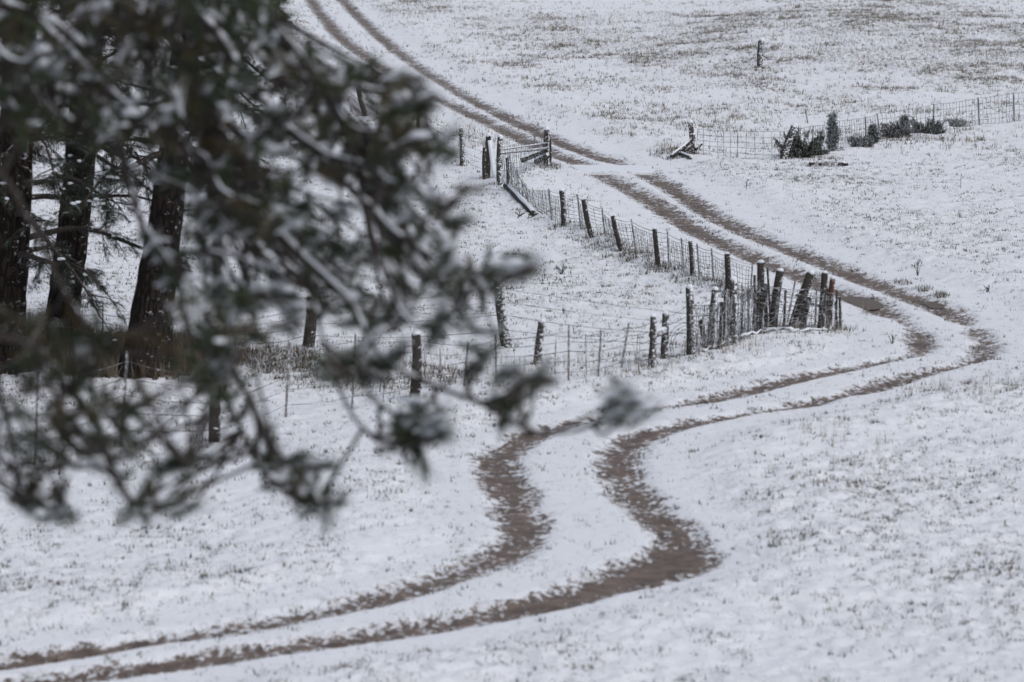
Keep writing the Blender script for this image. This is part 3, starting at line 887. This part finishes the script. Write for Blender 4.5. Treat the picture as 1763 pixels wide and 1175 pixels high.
# ------------------------------------------------------------------ needles
def needle_mesh(name, C, D, n_per, lmin, lmax, w, cone, frost, cols, droop=0.0):
    """C: tuft centres, D: tuft axes; every needle one triangle"""
    N = len(C); B = N * n_per
    C = np.repeat(np.asarray(C), n_per, 0); A = np.repeat(np.asarray(D), n_per, 0)
    A = A / np.linalg.norm(A, axis=1, keepdims=True)
    rnd = RNG.normal(0, 1, (B, 3)); rnd -= (rnd * A).sum(1, keepdims=True) * A; rnd /= np.linalg.norm(rnd, axis=1, keepdims=True) + 1e-9
    th = RNG.uniform(cone[0], cone[1], B)[:, None]
    d = A * np.cos(th) + rnd * np.sin(th); d[:, 2] -= droop; d /= np.linalg.norm(d, axis=1, keepdims=True)
    L = RNG.uniform(lmin, lmax, B)[:, None]
    base = C - A * RNG.uniform(0, lmax * .9, B)[:, None]
    s = np.cross(d, RNG.normal(0, 1, (B, 3))); s /= np.linalg.norm(s, axis=1, keepdims=True) + 1e-9
    VV = np.empty((B, 3, 3)); VV[:, 0] = base - s * w * .5; VV[:, 1] = base + s * w * .5; VV[:, 2] = base + d * L
    me = mesh_np(name, VV.reshape(-1, 3), np.arange(B * 3).reshape(-1, 3), 3)
    base_c = np.asarray(cols)[RNG.integers(0, len(cols), N)]; cc_ = np.repeat(base_c, n_per, 0) * RNG.uniform(.6, 1.4, (B, 1))
    fr_ = RNG.random(B) < frost * (0.35 + 1.0 * np.clip(d[:, 2] + .35, 0, 1))
    cc_[fr_] = np.array((.52, .54, .56)) * RNG.uniform(.7, 1.2, (fr_.sum(), 1))
    set_tint(me, np.repeat(cc_, 3, 0)); return me

# ------------------------------------------------------------------ big pines in the middle distance
def big_pine(base_px, trk, height, rb, label, seed, stems=1, crown_from=3.0, limbs=40, reach=2.9):
    """trk: list of (px, py, half width px) along the visible trunk, base first"""
    rs = random.Random(seed); B = gz(gnd(*base_px)); Yb = B.y
    t_ = empty("pine_tree", tuple(B), label, "tree", "tall pines beside the fence")
    vis = [at(p[0], p[1], Yb) for p in trk]; rad = [p[2] * Yb / F for p in trk]
    vis[0] = B - Vector((0, 0, .3)); dirv = (vis[-1] - vis[1]).normalized(); dirv = (dirv + Vector((0, 0, 1.2))).normalized()
    top = vis[-1]; zt_ = B.z + height; pts = list(vis); rr = list(rad)
    for k in range(1, 7):
        f_ = k / 6; zz = top.z + (zt_ - top.z) * f_
        pts.append(Vector((top.x + dirv.x / dirv.z * (zz - top.z), top.y, zz))); rr.append(rad[-1] * (1 - f_) + .04)
    path = bez(pts, 6); rads = []
    for i in range(len(rr) - 1):
        for k in range(6): rads.append(rr[i] + (rr[i + 1] - rr[i]) * k / 6)
    rads.append(rr[-1])
    rads = [r_ * (1 + .55 * max(0, 1 - (p_.z - B.z) / .8) ** 2 * .6) for r_, p_ in zip(rads, path)]
    prof = [rs.uniform(.88, 1.1) for _ in range(22)]
    if stems == 2:
        for s in range(22):
            prof[s] = 1.0 + .10 * math.cos(2 * (s / 22 * 6.283)) 
    MB().tube(path, rads, 22, True, .035, prof).build("trunk", M['bark'], t_, tuple(B))
    def axis(zz):
        for i in range(len(path) - 1):
            if path[i].z <= zz <= path[i + 1].z:
                return path[i].lerp(path[i + 1], (zz - path[i].z) / max(1e-6, path[i + 1].z - path[i].z)), rads[i]
        return path[-1], rads[-1]
    TC, TD, SN = [], [], MB()
    for k in range(limbs):
        f_ = k / (limbs - 1)
        zz = B.z + crown_from + (height - 1.0 - crown_from) * f_ ** 1.35
        p0, r0 = axis(zz); az = k * 2.399 + rs.uniform(-.4, .4) + seed
        Lb = (reach - (reach - 1.0) * f_) * rs.uniform(.75, 1.15)
        dv = Vector((math.cos(az), math.sin(az), 0)); side = Vector((-dv.y, dv.x, 0)); cv = rs.uniform(-.3, .3); dr = rs.uniform(.25, .75) if f_ < .5 else rs.uniform(-.1, .3)
        P_ = [p0 + dv * (Lb * t) + side * (cv * Lb * t * t) + Vector((0, 0, Lb * (.22 * t - dr * t * t) + .06 * math.sin(9 * t + k))) for t in [i / 9 for i in range(10)]]
        rb_ = .055 * (1 - .5 * f_)
        mbb = MB().tube(P_, [rb_ * (1 - .85 * i / 9) + .006 for i in range(10)], 6, True, .1)
        for t in [.25 + .75 * rs.random() ** .8 for _ in range(15)] + [1.0]:
            i = min(8, int(t * 9)); q = P_[i].lerp(P_[i + 1], t * 9 - i) if t < 1 else P_[-1]
            for rep in range(1):
                tl = rs.uniform(.25, .75) * (1.15 - .45 * t)
                td = (dv * rs.uniform(.1, 1) + side * rs.uniform(-1, 1) + Vector((0, 0, rs.uniform(-.9, .25)))).normalized()
                e = q + td * tl + Vector((0, 0, -.12 * tl)); m_ = q.lerp(e, .5) + Vector((0, 0, .04))
                mbb.tube([q, m_, e], [.012, .009, .005], 4, False)
                for u in (.45, .65, .82, 1.0):
                    c = q.lerp(e, u); TC.append(c + Vector((rs.uniform(-.04, .04), rs.uniform(-.04, .04), rs.uniform(-.04, .02)))); ddv = td + Vector((rs.uniform(-.5, .5), rs.uniform(-.5, .5), rs.uniform(-.4, .3))); TD.append(ddv)
                    if rs.random() < .10: SN.blob(c + Vector((0, 0, .035)), rs.uniform(.03, .07), rs.uniform(.03, .07), .022, .4, 6, 4)
        mbb.build("branch", M['branch'], t_, tuple(p0))
    me = needle_mesh("crown", np.array([tuple(c - B) for c in TC]), np.array([tuple(c) for c in TD]), 26, .10, .18, .0075, (.2, 1.25), .05,
                     [(.020, .028, .016), (.028, .036, .020), (.015, .021, .013)], .15)
    link("crown", me, M['needle'], t_, tuple(B))
    tag(SN.build("snow_clumps", M['snow'], t_, tuple(B)), kind='stuff')
    return t_
big_pine((12, 640), [(0, 640, 38), (8, 560, 34), (16, 450, 32), (24, 300, 30), (30, 180, 29), (36, 0, 28)], 14, .3, "tall pine with its trunk standing outermost, farthest from the track", 3, crown_from=1.7, limbs=46)
big_pine((108, 592), [(104, 592, 36), (108, 560, 29), (119, 470, 28), (130, 375, 27), (140, 280, 26), (150, 120, 25), (160, 0, 24)], 15, .3, "tall pine with straight snow flecked trunk between two other pines", 5, crown_from=3.2)
big_pine((256, 645), [(252, 645, 48), (254, 620, 44), (262, 540, 40), (276, 440, 34), (288, 360, 31), (300, 250, 28), (318, 100, 26), (330, 0, 25)], 15, .4, "tall pine with thick double leaning trunk nearest the snowy fence", 8, stems=2, crown_from=3.3, reach=2.0)
big_pine((-150, 575), [(-150, 575, 34), (-146, 500, 30), (-140, 300, 28), (-135, 100, 26)], 14, .3, "tall pine standing just past the outermost visible trunk", 13, crown_from=2.6, limbs=30)

# ------------------------------------------------------------------ junipers and weeds
def juniper(px, py, wpx, hpx, label, seed, cone=.5, snow=.22):
    rs = np.random.default_rng(seed); B = gz(gnd(px, py)); s = B.y / F; w, h = 1.15 * wpx * s, 1.1 * hpx * s
    t_ = empty("juniper_shrub", tuple(B), label, "shrub", "junipers along the mesh fence")
    mb = MB(); C, D = [], []
    tall = cone > .6; nb = 46 if tall else int(22 + 34 * w)
    for k in range(nb):
        a_ = k * 2.4 + rs.uniform(-.6, .6)
        if tall:
            z0 = h * .92 * (k / nb) ** .9; L = (w * .50 * (1 - z0 / h) ** 1.0 + .03) * rs.uniform(.5, 1.2)
            p0 = B + Vector((0, 0, z0)); d = Vector((math.cos(a_), math.sin(a_), rs.uniform(.1, .7))).normalized()
        else:
            x0 = rs.uniform(-.28, .28) * w; p0 = B + Vector((x0, rs.uniform(-.1, .1), 0))
            d = Vector((math.cos(a_) * 1.0, math.sin(a_) * .7, rs.uniform(.15, 1.5))).normalized()
            L = min(w * .55 / max(.25, math.hypot(d.x, d.y)), h / max(.3, d.z)) * rs.uniform(.5, 1.05)
        e = p0 + d * L + Vector((0, 0, rs.uniform(-.1, .12) * L)); m_ = p0.lerp(e, .5) + Vector((0, 0, -.04 * L))
        mb.tube([p0 - Vector((0, 0, .03)), m_, e], [.016, .011, .004], 4, False)
        for q in range(int(14 + 46 * L)):
            t = rs.uniform(.12, 1.0) if not tall else rs.uniform(.0, 1.0)
            c = p0.lerp(m_, t * 2) if t < .5 else m_.lerp(e, t * 2 - 1)
            j_ = .055 * (1.25 - t); c = c + Vector(tuple(rs.normal(0, j_, 3)))
            if c.z < B.z + .02: continue
            C.append(tuple(c - B)); D.append(tuple(d + Vector(tuple(rs.normal(0, .55, 3))) + Vector((0, 0, .25))))
    if tall: mb.tube([B - Vector((0, 0, .05)), B + Vector((.02, 0, h))], [.03, .006], 5, False)
    mb.build("stem", M['branch'], t_, tuple(B))
    me = needle_mesh("foliage", np.array(C), np.array(D), 9, .04, .10, .011, (.1, .9), snow * 1.2, [(.020, .028, .018), (.032, .038, .022), (.050, .044, .028), (.016, .022, .016)])
    link("foliage", me, M['juniper'], t_, tuple(B))
juniper(1373, 271, 50, 46, "largest dark juniper, bushy, behind the leaning post", 21, .3, .10)
juniper(1403, 268, 32, 36, "round dark juniper between the leaning post and the cone shaped one", 22, .35, .16)
juniper(1433, 261, 34, 62, "tallest cone shaped juniper with a pale frosted spire", 23, .95, .38)
juniper(1483, 253, 28, 18, "small low juniper beside the cone shaped one", 24, .5, .3)
juniper(1503, 247, 20, 28, "slim young pointed juniper at the mesh fence", 25, .9, .26)
juniper(1541, 237, 40, 24, "wide low snow dusted juniper next to the slim pointed one", 26, .35, .26)
juniper(1557, 234, 22, 34, "narrow upright juniper rising from the wide low one", 27, .85, .24)
juniper(1598, 230, 48, 24, "broad flat topped juniper by the mesh fence stakes", 28, .3, .24)
juniper(1647, 219, 20, 18, "smallest frosted juniper, last one up the mesh fence", 29, .6, .45)

Q = np.vstack([np.c_[RNG.normal(b_.x, .13, 16), RNG.normal(b_.y, .13, 16), np.full(16, b_.z)] for b_ in BASES] + [scatter_px(1550, 239, 90, 4, 200), scatter_px(1400, 273, 50, 4, 120)])
me = blades_mesh("post_foot_grass", Q, 4, .04, .15, .007, .016, .09, palette(len(Q), [3, 4, 3, 2, 3]))
tag(link("post_foot_grass", me, M['grass']), "uncut grass left standing around the feet of posts and junipers", "grass", kind='stuff')

def weed(px, py, hpx, label, seed, n=9, spread=.5, col=(.07, .05, .045)):
    rs = random.Random(seed); B = gz(gnd(px, py)); h = hpx * B.y / F; mb = MB()
    for k in range(n):
        a_ = rs.uniform(0, 6.28); l_ = h * rs.uniform(.5, 1); d = Vector((math.cos(a_) * spread * rs.random(), math.sin(a_) * spread * rs.random(), 1)).normalized()
        q = B + d * l_ * .6; e = B + d * l_ + Vector((rs.uniform(-.1, .1) * l_, 0, 0))
        mb.tube([B - Vector((0, 0, .03)), q, e], [.006, .004, .003], 4, False)
        for j in range(2):
            m_ = B.lerp(e, rs.uniform(.5, .95)); mb.tube([m_, m_ + Vector((rs.uniform(-.25, .25) * l_, rs.uniform(-.1, .1) * l_, rs.uniform(.05, .3) * l_))], [.006, .004], 3, False)
    o = mb.build("weed", M['branch'], None, tuple(B)); tag(o, label, "weed", "dry weeds in the snow")
weed(966, 472, 20, "dark twiggy weed alone in the open snow inside the pasture", 1, 12, .8)
weed(1580, 475, 28, "tall dry weed with a tufted head above the cut bank", 2, 6, .35)
weed(1654, 325, 32, "single thin dry stalk in the open snow below the junipers", 3, 2, .1)
weed(1285, 331, 30, "faint thin stalk standing below the square mesh netting", 4, 2, .1)
weed(1700, 505, 14, "low dark weed in the snow right of the outer rut", 5, 10, .9)
weed(1536, 592, 18, "dark brush weed at the inner edge of the bend", 6, 7, .7)
weed(970, 540, 12, "small weed near the slack wires inside the pasture", 8, 7, .8)

def rock(px, py, wpx, hpx, label, seed):
    random.seed(seed); B = gz(gnd(px, py)); s = B.y / F
    o = MB().blob(B + Vector((0, 0, hpx * s * .35)), wpx * s * .5, wpx * s * .5, hpx * s * .6, .25, 9, 6).build("stone", M['rock'], None, tuple(B)); tag(o, label, "stone", "stones in the snow")
rock(1398, 285, 12, 7, "low dark stone below the largest juniper", 31)
rock(1412, 286, 7, 5, "small stone beside the low dark stone", 32)
rock(1452, 286, 18, 8, "longest dark stone below the cone shaped juniper", 33)
random.seed(99)

# ------------------------------------------------------------------ near pine: limbs hanging into the view
DS = 1.5
TR = Vector((-6.6, 23.4, float(H0(-6.6, 23.4))))
pine = empty("pine_tree", tuple(TR), "near pine whose snowy branches hang into view, softly out of focus", "tree")
tp = [TR + Vector((.10 * math.sin(k * .9), .08 * math.cos(k * 1.3), k * 1.0 - .4)) for k in range(16)]
MB().tube(tp, [.40 - .022 * k if k else .52 for k in range(16)], 18, True, .04).build("trunk", M['bark'], pine, tuple(TR))

# (pixels along the branch, depth at start, depth at end, start thickness px, tuft spacing)
BR = [
 ([(-300,-120),(-120,-40),(44,24),(102,51),(143,85),(170,150),(194,215),(220,300),(238,368),(262,412),(313,486)], 15.6, 15.0, 26, 1),
 ([(-200,90),(-60,120),(0,150),(20,184),(51,201),(102,194),(128,215)], 15.2, 14.8, 20, 1),
 ([(60,30),(150,120),(238,201),(265,225),(296,211),(327,262),(354,272),(381,327),(426,347),(470,361),(520,400)], 15.4, 14.6, 18, 1),
 ([(200,-120),(330,14),(368,51),(398,92),(420,136),(470,190),(500,225),(552,269),(606,325),(637,356),(675,397),(715,425),(762,450),(796,462),(840,478),(905,470)], 15.8, 14.4, 24, 1),
 ([(405,118),(398,136),(388,177),(398,211),(429,235),(477,218),(535,170)], 15.3, 14.9, 18, 1),
 ([(420,136),(426,160),(477,153),(521,140),(600,150),(680,160),(725,178)], 15.3, 14.5, 15, 1),
 ([(270,-100),(262,0),(260,34),(257,82)], 15.1, 14.9, 14, 1),
 ([(500,225),(562,266),(625,284),(668,312),(721,325),(760,360)], 15.0, 14.2, 15, 1),
 ([(330,14),(400,50),(480,100),(550,125),(630,122),(700,140),(740,170)], 16.0, 15.2, 15, 1),
 ([(426,347),(520,440),(600,518),(629,572),(655,612),(695,642),(758,668),(817,690),(854,708),(917,741),(961,745),(1005,738),(1038,719),(1064,704),(1105,692)], 14.9, 14.0, 16, 0),
 ([(520,440),(544,535),(559,590),(585,671),(618,730),(655,756),(699,763),(745,756)], 14.9, 14.3, 13, 0),
 ([(637,380),(675,500),(687,531),(712,559),(750,565),(781,537),(800,500)], 14.5, 14.2, 13, 0),
 ([(313,440),(378,438),(398,469),(422,496),(470,520),(520,560)], 15.0, 14.7, 13, 1),
 ([(378,430),(443,459),(480,479),(500,500)], 15.0, 14.8, 10, 1),
 ([(-200,480),(-60,560),(60,600),(110,660),(171,740),(185,790),(214,849),(242,869),(306,861)], 14.2, 13.7, 18, 0),
 ([(-80,560),(0,680),(24,790),(38,849),(71,869)], 14.3, 13.9, 13, 0),
 ([(60,600),(100,700),(107,790),(105,855),(123,885)], 14.2, 13.8, 11, 0),
 ([(171,700),(210,750),(238,794),(300,806),(329,800)], 14.0, 13.7, 10, 0),
 ([(313,486),(330,570),(370,640),(400,700),(421,750),(441,798),(476,837),(536,865),(578,862)], 14.9, 14.0, 14, 0),
 ([(430,770),(456,793),(500,798),(548,802)], 14.4, 14.0, 8, 0),
 ([(559,590),(600,620),(640,640),(655,650)], 14.6, 14.4, 9, 0),
 ([(758,668),(800,640),(830,610)], 14.3, 14.1, 8, 0),
 ([(817,690),(870,680),(905,655),(940,648)], 14.2, 13.9, 9, 0),
 ([(655,700),(690,720),(725,715),(755,730)], 14.5, 14.2, 9, 0),
 ([(-250,200),(-100,260),(0,300),(60,400),(110,500),(150,560),(170,600)], 14.6, 14.2, 16, 0),
 ([(0,60),(120,150),(180,230),(230,290),(330,330),(420,420)], 15.6, 15.2, 14, 1),
 ([(100,-150),(200,-30),(300,60),(340,160),(350,260),(380,330)], 16.2, 15.6, 14, 1),
 ([(260,-150),(400,-40),(470,40),(540,120),(600,215),(660,230),(720,250),(765,262)], 16.2, 15.0, 16, 1),
 ([(-120,-60),(0,90),(60,110),(100,140)], 14.6, 14.3, 13, 1),
]
branches = []
for (pp, d0, d1, th, dense) in BR:
    n = len(pp); P_ = [at(px, py, DS * (d0 + (d1 - d0) * i / (n - 1))) for i, (px, py) in enumerate(pp)]
    branches.append((P_, th, dense, DS * (d0 + d1) / 2))
allpts = [(q, bi) for bi, (P_, *_r) in enumerate(branches) for q in P_]
LOW = (14, 15, 16, 17, 18, 19, 24)
TC, TD, SB = [], [], []
limb_paths = []
for bi, (P_, th, dense, dm) in enumerate(branches):
    px0 = BR[bi][0][0]
    pre = []
    if px0[0] < 0 or px0[1] < 0:                      # runs on to the trunk outside the picture
        zz = min(15.0, P_[0].z + .5 + .25 * (TR - P_[0]).xy.length * .3); pre = [Vector((TR.x, TR.y, zz)), Vector((TR.x, TR.y, zz)).lerp(P_[0], .5) + Vector((0, 0, .12))]
    else:
        best = min(((q - P_[0]).length, q) for q, b2 in allpts if b2 != bi and (q - P_[0]).length > 1e-4)[1] if False else None
        cand = [(q - P_[0]).length for q, b2 in allpts if b2 != bi]; qs = [q for q, b2 in allpts if b2 != bi]
        pre = [qs[int(np.argmin(cand))]]
        if (pre[0] - P_[0]).length < .01: pre = []
    path = bez(pre + P_, 5); n = len(path); r0 = th * .40 * dm / F
    rad = [(r0 * 1.35 if pre and px0[0] < 0 else r0) * (1 - .72 * i / (n - 1)) + .003 for i in range(n)]
    limb_paths.append((path, rad))
    o = MB().tube(path, rad, 7, True, .16).build("branch", M['branch'], pine, tuple(path[0]))
    # snow lying along the upper side, in broken lengths
    mb = MB(); i = len(pre) * 5
    while i < n - 3:
        k = min(n - 1, i + random.randint(4, 11)); seg = path[i:k + 1]
        tt = (seg[-1] - seg[0]).normalized()
        if len(seg) > 2 and not (bi in LOW and random.random() < .75):
            lift = .85 if abs(tt.z) < .8 else .45
            wnd = Vector((.35, -.45, 1)).normalized()
            MB().tube([p_ + wnd * (rad[i + j] * lift) for j, p_ in enumerate(seg)], [rad[i + j] * random.uniform(.38, .70) * (.45 if j in (0, len(seg) - 1) else 1) for j in range(len(seg))], 6, True, .15).build("snow", M['snow'], o, tuple(seg[0]))
        i = k + random.choice((0, 0, 1, 1, 2, 3))

def tuft(c, d, snow=.5, big=1.0):
    TC.append(c); TD.append(d)
    if random.random() < snow: SB.append((c, big))
# end tufts and tufts along
for bi, (path, rad) in enumerate(limb_paths):
    dense = BR[bi][4]; n = len(path)
    e = path[-1]; dv = (path[-1] - path[-3]).normalized(); 
    for k in range(4): tuft(e + DS * Vector((random.uniform(-.05, .05), random.uniform(-.06, .06), random.uniform(-.03, .04))) - dv * .08 * k, dv + Vector((random.uniform(-.4, .4), random.uniform(-.4, .4), random.uniform(-.1, .5))), .1 if bi in LOW else .7)
# tufts placed where the photograph shows them (pixel, depth, axis in the picture plane)
TUF = [(880,470,1,.2),(915,465,1,.1),(850,505,.6,-.8),(835,500,-.3,-1),(800,520,.3,-1),(785,560,.6,-.4),(745,575,-.3,-.7),(765,545,.8,.3),(830,605,1,-.3),(905,655,1,.4),(930,650,.9,.6),(860,700,-.6,-.6),(875,720,.3,-1),(905,735,.2,-.8),
 (855,690,-.8,.2),(890,690,.4,.6),(1055,690,-.2,1),(1075,720,.6,-.8),(1100,690,1,.2),(1062,712,.2,-.8),(720,700,.3,1),(745,735,.8,.3),(715,770,-.1,-1),(735,745,.7,.6),(700,740,-.7,.4),(715,790,.1,-1),(690,755,-.4,-.4),
 (640,590,.6,.6),(600,620,-.6,.4),(560,650,-.9,-.2),(620,640,.5,-.6),(580,630,-.4,.7),(600,650,0,-1),(655,655,.9,-.3),(540,640,-.7,.3),(400,680,-.5,-.5),(430,690,.3,.6),(470,780,.6,.5),(500,800,.9,.3),(548,802,1,.2),(520,815,.4,.5),
 (560,850,1,.6),(575,868,1,-.2),(545,860,.3,-.5),(510,845,-.2,-.6),(440,760,-.6,-.5),(300,805,1,.1),(325,800,1,.1),(285,800,.2,.6),(300,862,1,.2),(270,868,.2,-.5),(250,895,.2,-1),(235,865,-.4,-.4),(120,885,.7,-.2),(100,860,-.4,-.7),
 (70,868,.9,-.1),(45,850,-.5,-.5),(35,820,-.6,-.2),(205,830,-.4,-.4),(170,760,-.7,.1),(180,780,.6,.1),(110,800,.5,.1),(150,700,.7,.4),(210,700,.8,.2),(90,720,-.5,.3),(240,740,.8,.5),(30,760,.6,.2),(60,640,.3,.8),(150,640,.6,.6),
 (350,650,-.6,.2),(330,600,-.5,-.3),(380,620,.7,.2),(690,610,.6,.5),(700,180,.8,.4),(740,170,1,.2),(720,240,.8,-.3),(765,262,1,0),(780,230,.8,.6),(760,250,.7,-.6),(640,110,.7,.6),(780,350,.9,.3),(790,380,1,-.2),(770,430,.6,-.7),(690,130,.8,.3),(660,200,.6,-.6),(740,290,.4,-.8),(700,330,.5,-.7)]
def npt(c):
    best = None; bd = 9
    for path, rad in limb_paths:
        for q in path[::2]:
            d = (q - c).length
            if d < bd: bd = d; best = q
    return best, bd
TW = MB()
def hang(c, axis, snow=.5):
    q, d = npt(c)
    if d > .03:
        m_ = q.lerp(c, .5) + Vector((random.uniform(-.05, .05), random.uniform(-.05, .05), random.uniform(-.10, .05)))
        TW.tube(bez([q, m_, c], 3), [.012, .011, .010, .010, .009, .008, .007], 5, False)
    tuft(c, axis, snow)
for (px, py, ax_, az_) in TUF:
    Y_ = npt(at(px, py, DS * 14.5))[0].y + random.uniform(-.3, .3)
    c = at(px, py, Y_)
    hang(c, Vector((ax_, random.uniform(-.4, .4), az_)), .6 if py < 600 else (.4 if px > 600 else .06))
    for k in range(1 if random.random() < .5 else 0):
        hang(c + DS * Vector((random.uniform(-.08, .08), random.uniform(-.2, .2), random.uniform(-.07, .07))), Vector((ax_ + random.uniform(-.6, .6), random.uniform(-.6, .6), az_ + random.uniform(-.6, .6))), .35)
# fill the thick part of the spray
POLY1 = [(-60,-60),(440,-60),(490,30),(570,115),(640,110),(735,150),(760,240),(700,300),(780,360),(795,440),(780,500),(700,560),(560,560),(440,590),(350,560),(310,470),(330,360),(250,270),(160,240),(-60,230)]
POLY3 = [(290,390),(420,420),(440,600),(400,680),(310,640),(300,540)]
POLY2 = [(-60,520),(50,530),(110,590),(180,570),(330,600),(420,680),(390,720),(250,760),(190,800),(60,830),(-60,800)]
HOLES = [(622,176,22,36),(545,40,45,45),(195,430,62,140),(78,380,28,120),(655,372,42,28),(440,450,66,50),(745,525,36,26),(655,475,36,24),(190,545,70,40),(590,190,30,22),(640,250,20,16),(560,330,26,20),(480,560,40,30),(235,640,60,30),(60,690,20,20),(130,740,18,16)]
def inside(poly, x_, y_):
    c = False; n = len(poly)
    for i in range(n):
        x1, y1 = poly[i]; x2, y2 = poly[(i + 1) % n]
        if (y1 > y_) != (y2 > y_) and x_ < (x2 - x1) * (y_ - y1) / (y2 - y1) + x1: c = not c
    return c
def fill(poly, n, dmin, dmax, snow):
    k = 0; tries = 0
    xs = [p[0] for p in poly]; ys = [p[1] for p in poly]
    while k < n and tries < 20000:
        tries += 1
        x_, y_ = random.uniform(min(xs), max(xs)), random.uniform(min(ys), max(ys))
        if not inside(poly, x_, y_): continue
        if any(((x_ - hx) / hr) ** 2 + ((y_ - hy) / hq) ** 2 < 1 for hx, hy, hr, hq in HOLES): continue
        c = at(x_, y_, DS * random.uniform(dmin, dmax)); k += 1
        hang(c, Vector((random.uniform(-.3, 1), random.uniform(-.6, .6), random.uniform(-.9, .5))), snow)
fill(POLY1, 580, 14.5, 17.0, .20)
fill(POLY3, 26, 13.8, 15.2, .22)
fill(POLY2, 64, 13.5, 14.6, .05)
# limbs of the same tree outside the view (up and to the far side of the trunk)
for k in range(26):
    az = R(95 + 200 * k / 25) if k % 3 else R(60 - 5 * k); zz = 8.2 + k * .32; Lb = 2.6 - .05 * k
    if k % 3 == 0: zz = max(zz, 10.5)
    p0 = Vector((TR.x, TR.y, .4 + zz * .9)); dv = Vector((math.cos(az), math.sin(az), 0))
    P_ = [p0 + dv * Lb * t + Vector((0, 0, Lb * (.25 * t - .35 * t * t))) for t in [i / 6 for i in range(7)]]
    MB().tube(P_, [.06 - .008 * i for i in range(7)], 6, True, .1).build("branch", M['branch'], pine, tuple(p0))
    for j in range(14):
        t = random.uniform(.3, 1); i = min(5, int(t * 6)); q = P_[i].lerp(P_[i + 1], t * 6 - i); c = q + Vector((random.uniform(-.4, .4), random.uniform(-.4, .4), random.uniform(-.35, .15)))
        TW.tube([q, q.lerp(c, .5), c], [.010, .008, .006], 4, False); tuft(c, c - q, .4)
tag(TW.build("twigs", M['branch'], pine, tuple(TR)), kind='stuff')
cols = [(.022, .034, .011), (.032, .045, .014), (.018, .027, .010), (.030, .038, .013), (.055, .042, .018)]
TCa = np.array([tuple(c - TR) for c in TC]); TDa = np.array([tuple(d) for d in TD])
me = needle_mesh("crown", TCa, TDa, 92, .08, .17, .0045, (.06, .80), .04, cols, .06)
tag(link("crown", me, M['needle'], pine, tuple(TR)), kind='stuff')
SCa = np.array([tuple(c - TR) for c, b_ in SB]); k_ = RNG.integers(0, len(SCa), len(SCa))
SDa = np.array([tuple(TD[[id(q) for q in TC].index(id(c))]) for c, b_ in SB]); SDa = SDa / np.linalg.norm(SDa, axis=1, keepdims=True); SDa[:, 2] = np.abs(SDa[:, 2]) * .6 + .25
me = needle_mesh("snowy_needles", SCa + np.array((0, -.02, .03)), SDa, 24, .05, .13, .010, (.05, .75), 0.0, [(.66, .68, .71), (.56, .58, .61), (.74, .76, .79)], .12)
tag(link("snowy_needles", me, M['needle'], pine, tuple(TR)), kind='stuff')
sb = MB()
for c, big in SB:
    if random.random() < .45: continue
    w_ = DS * random.uniform(.009, .022)
    sb.blob(c + Vector((random.uniform(-.06, .06), random.uniform(-.06, .06), random.uniform(.02, .05))), w_ * random.uniform(1.2, 2.4), w_ * 1.2, w_ * random.uniform(.45, .8), .4, 7, 5)
tag(sb.build("snow_clumps", M['snow'], pine, tuple(TR)), kind='stuff')
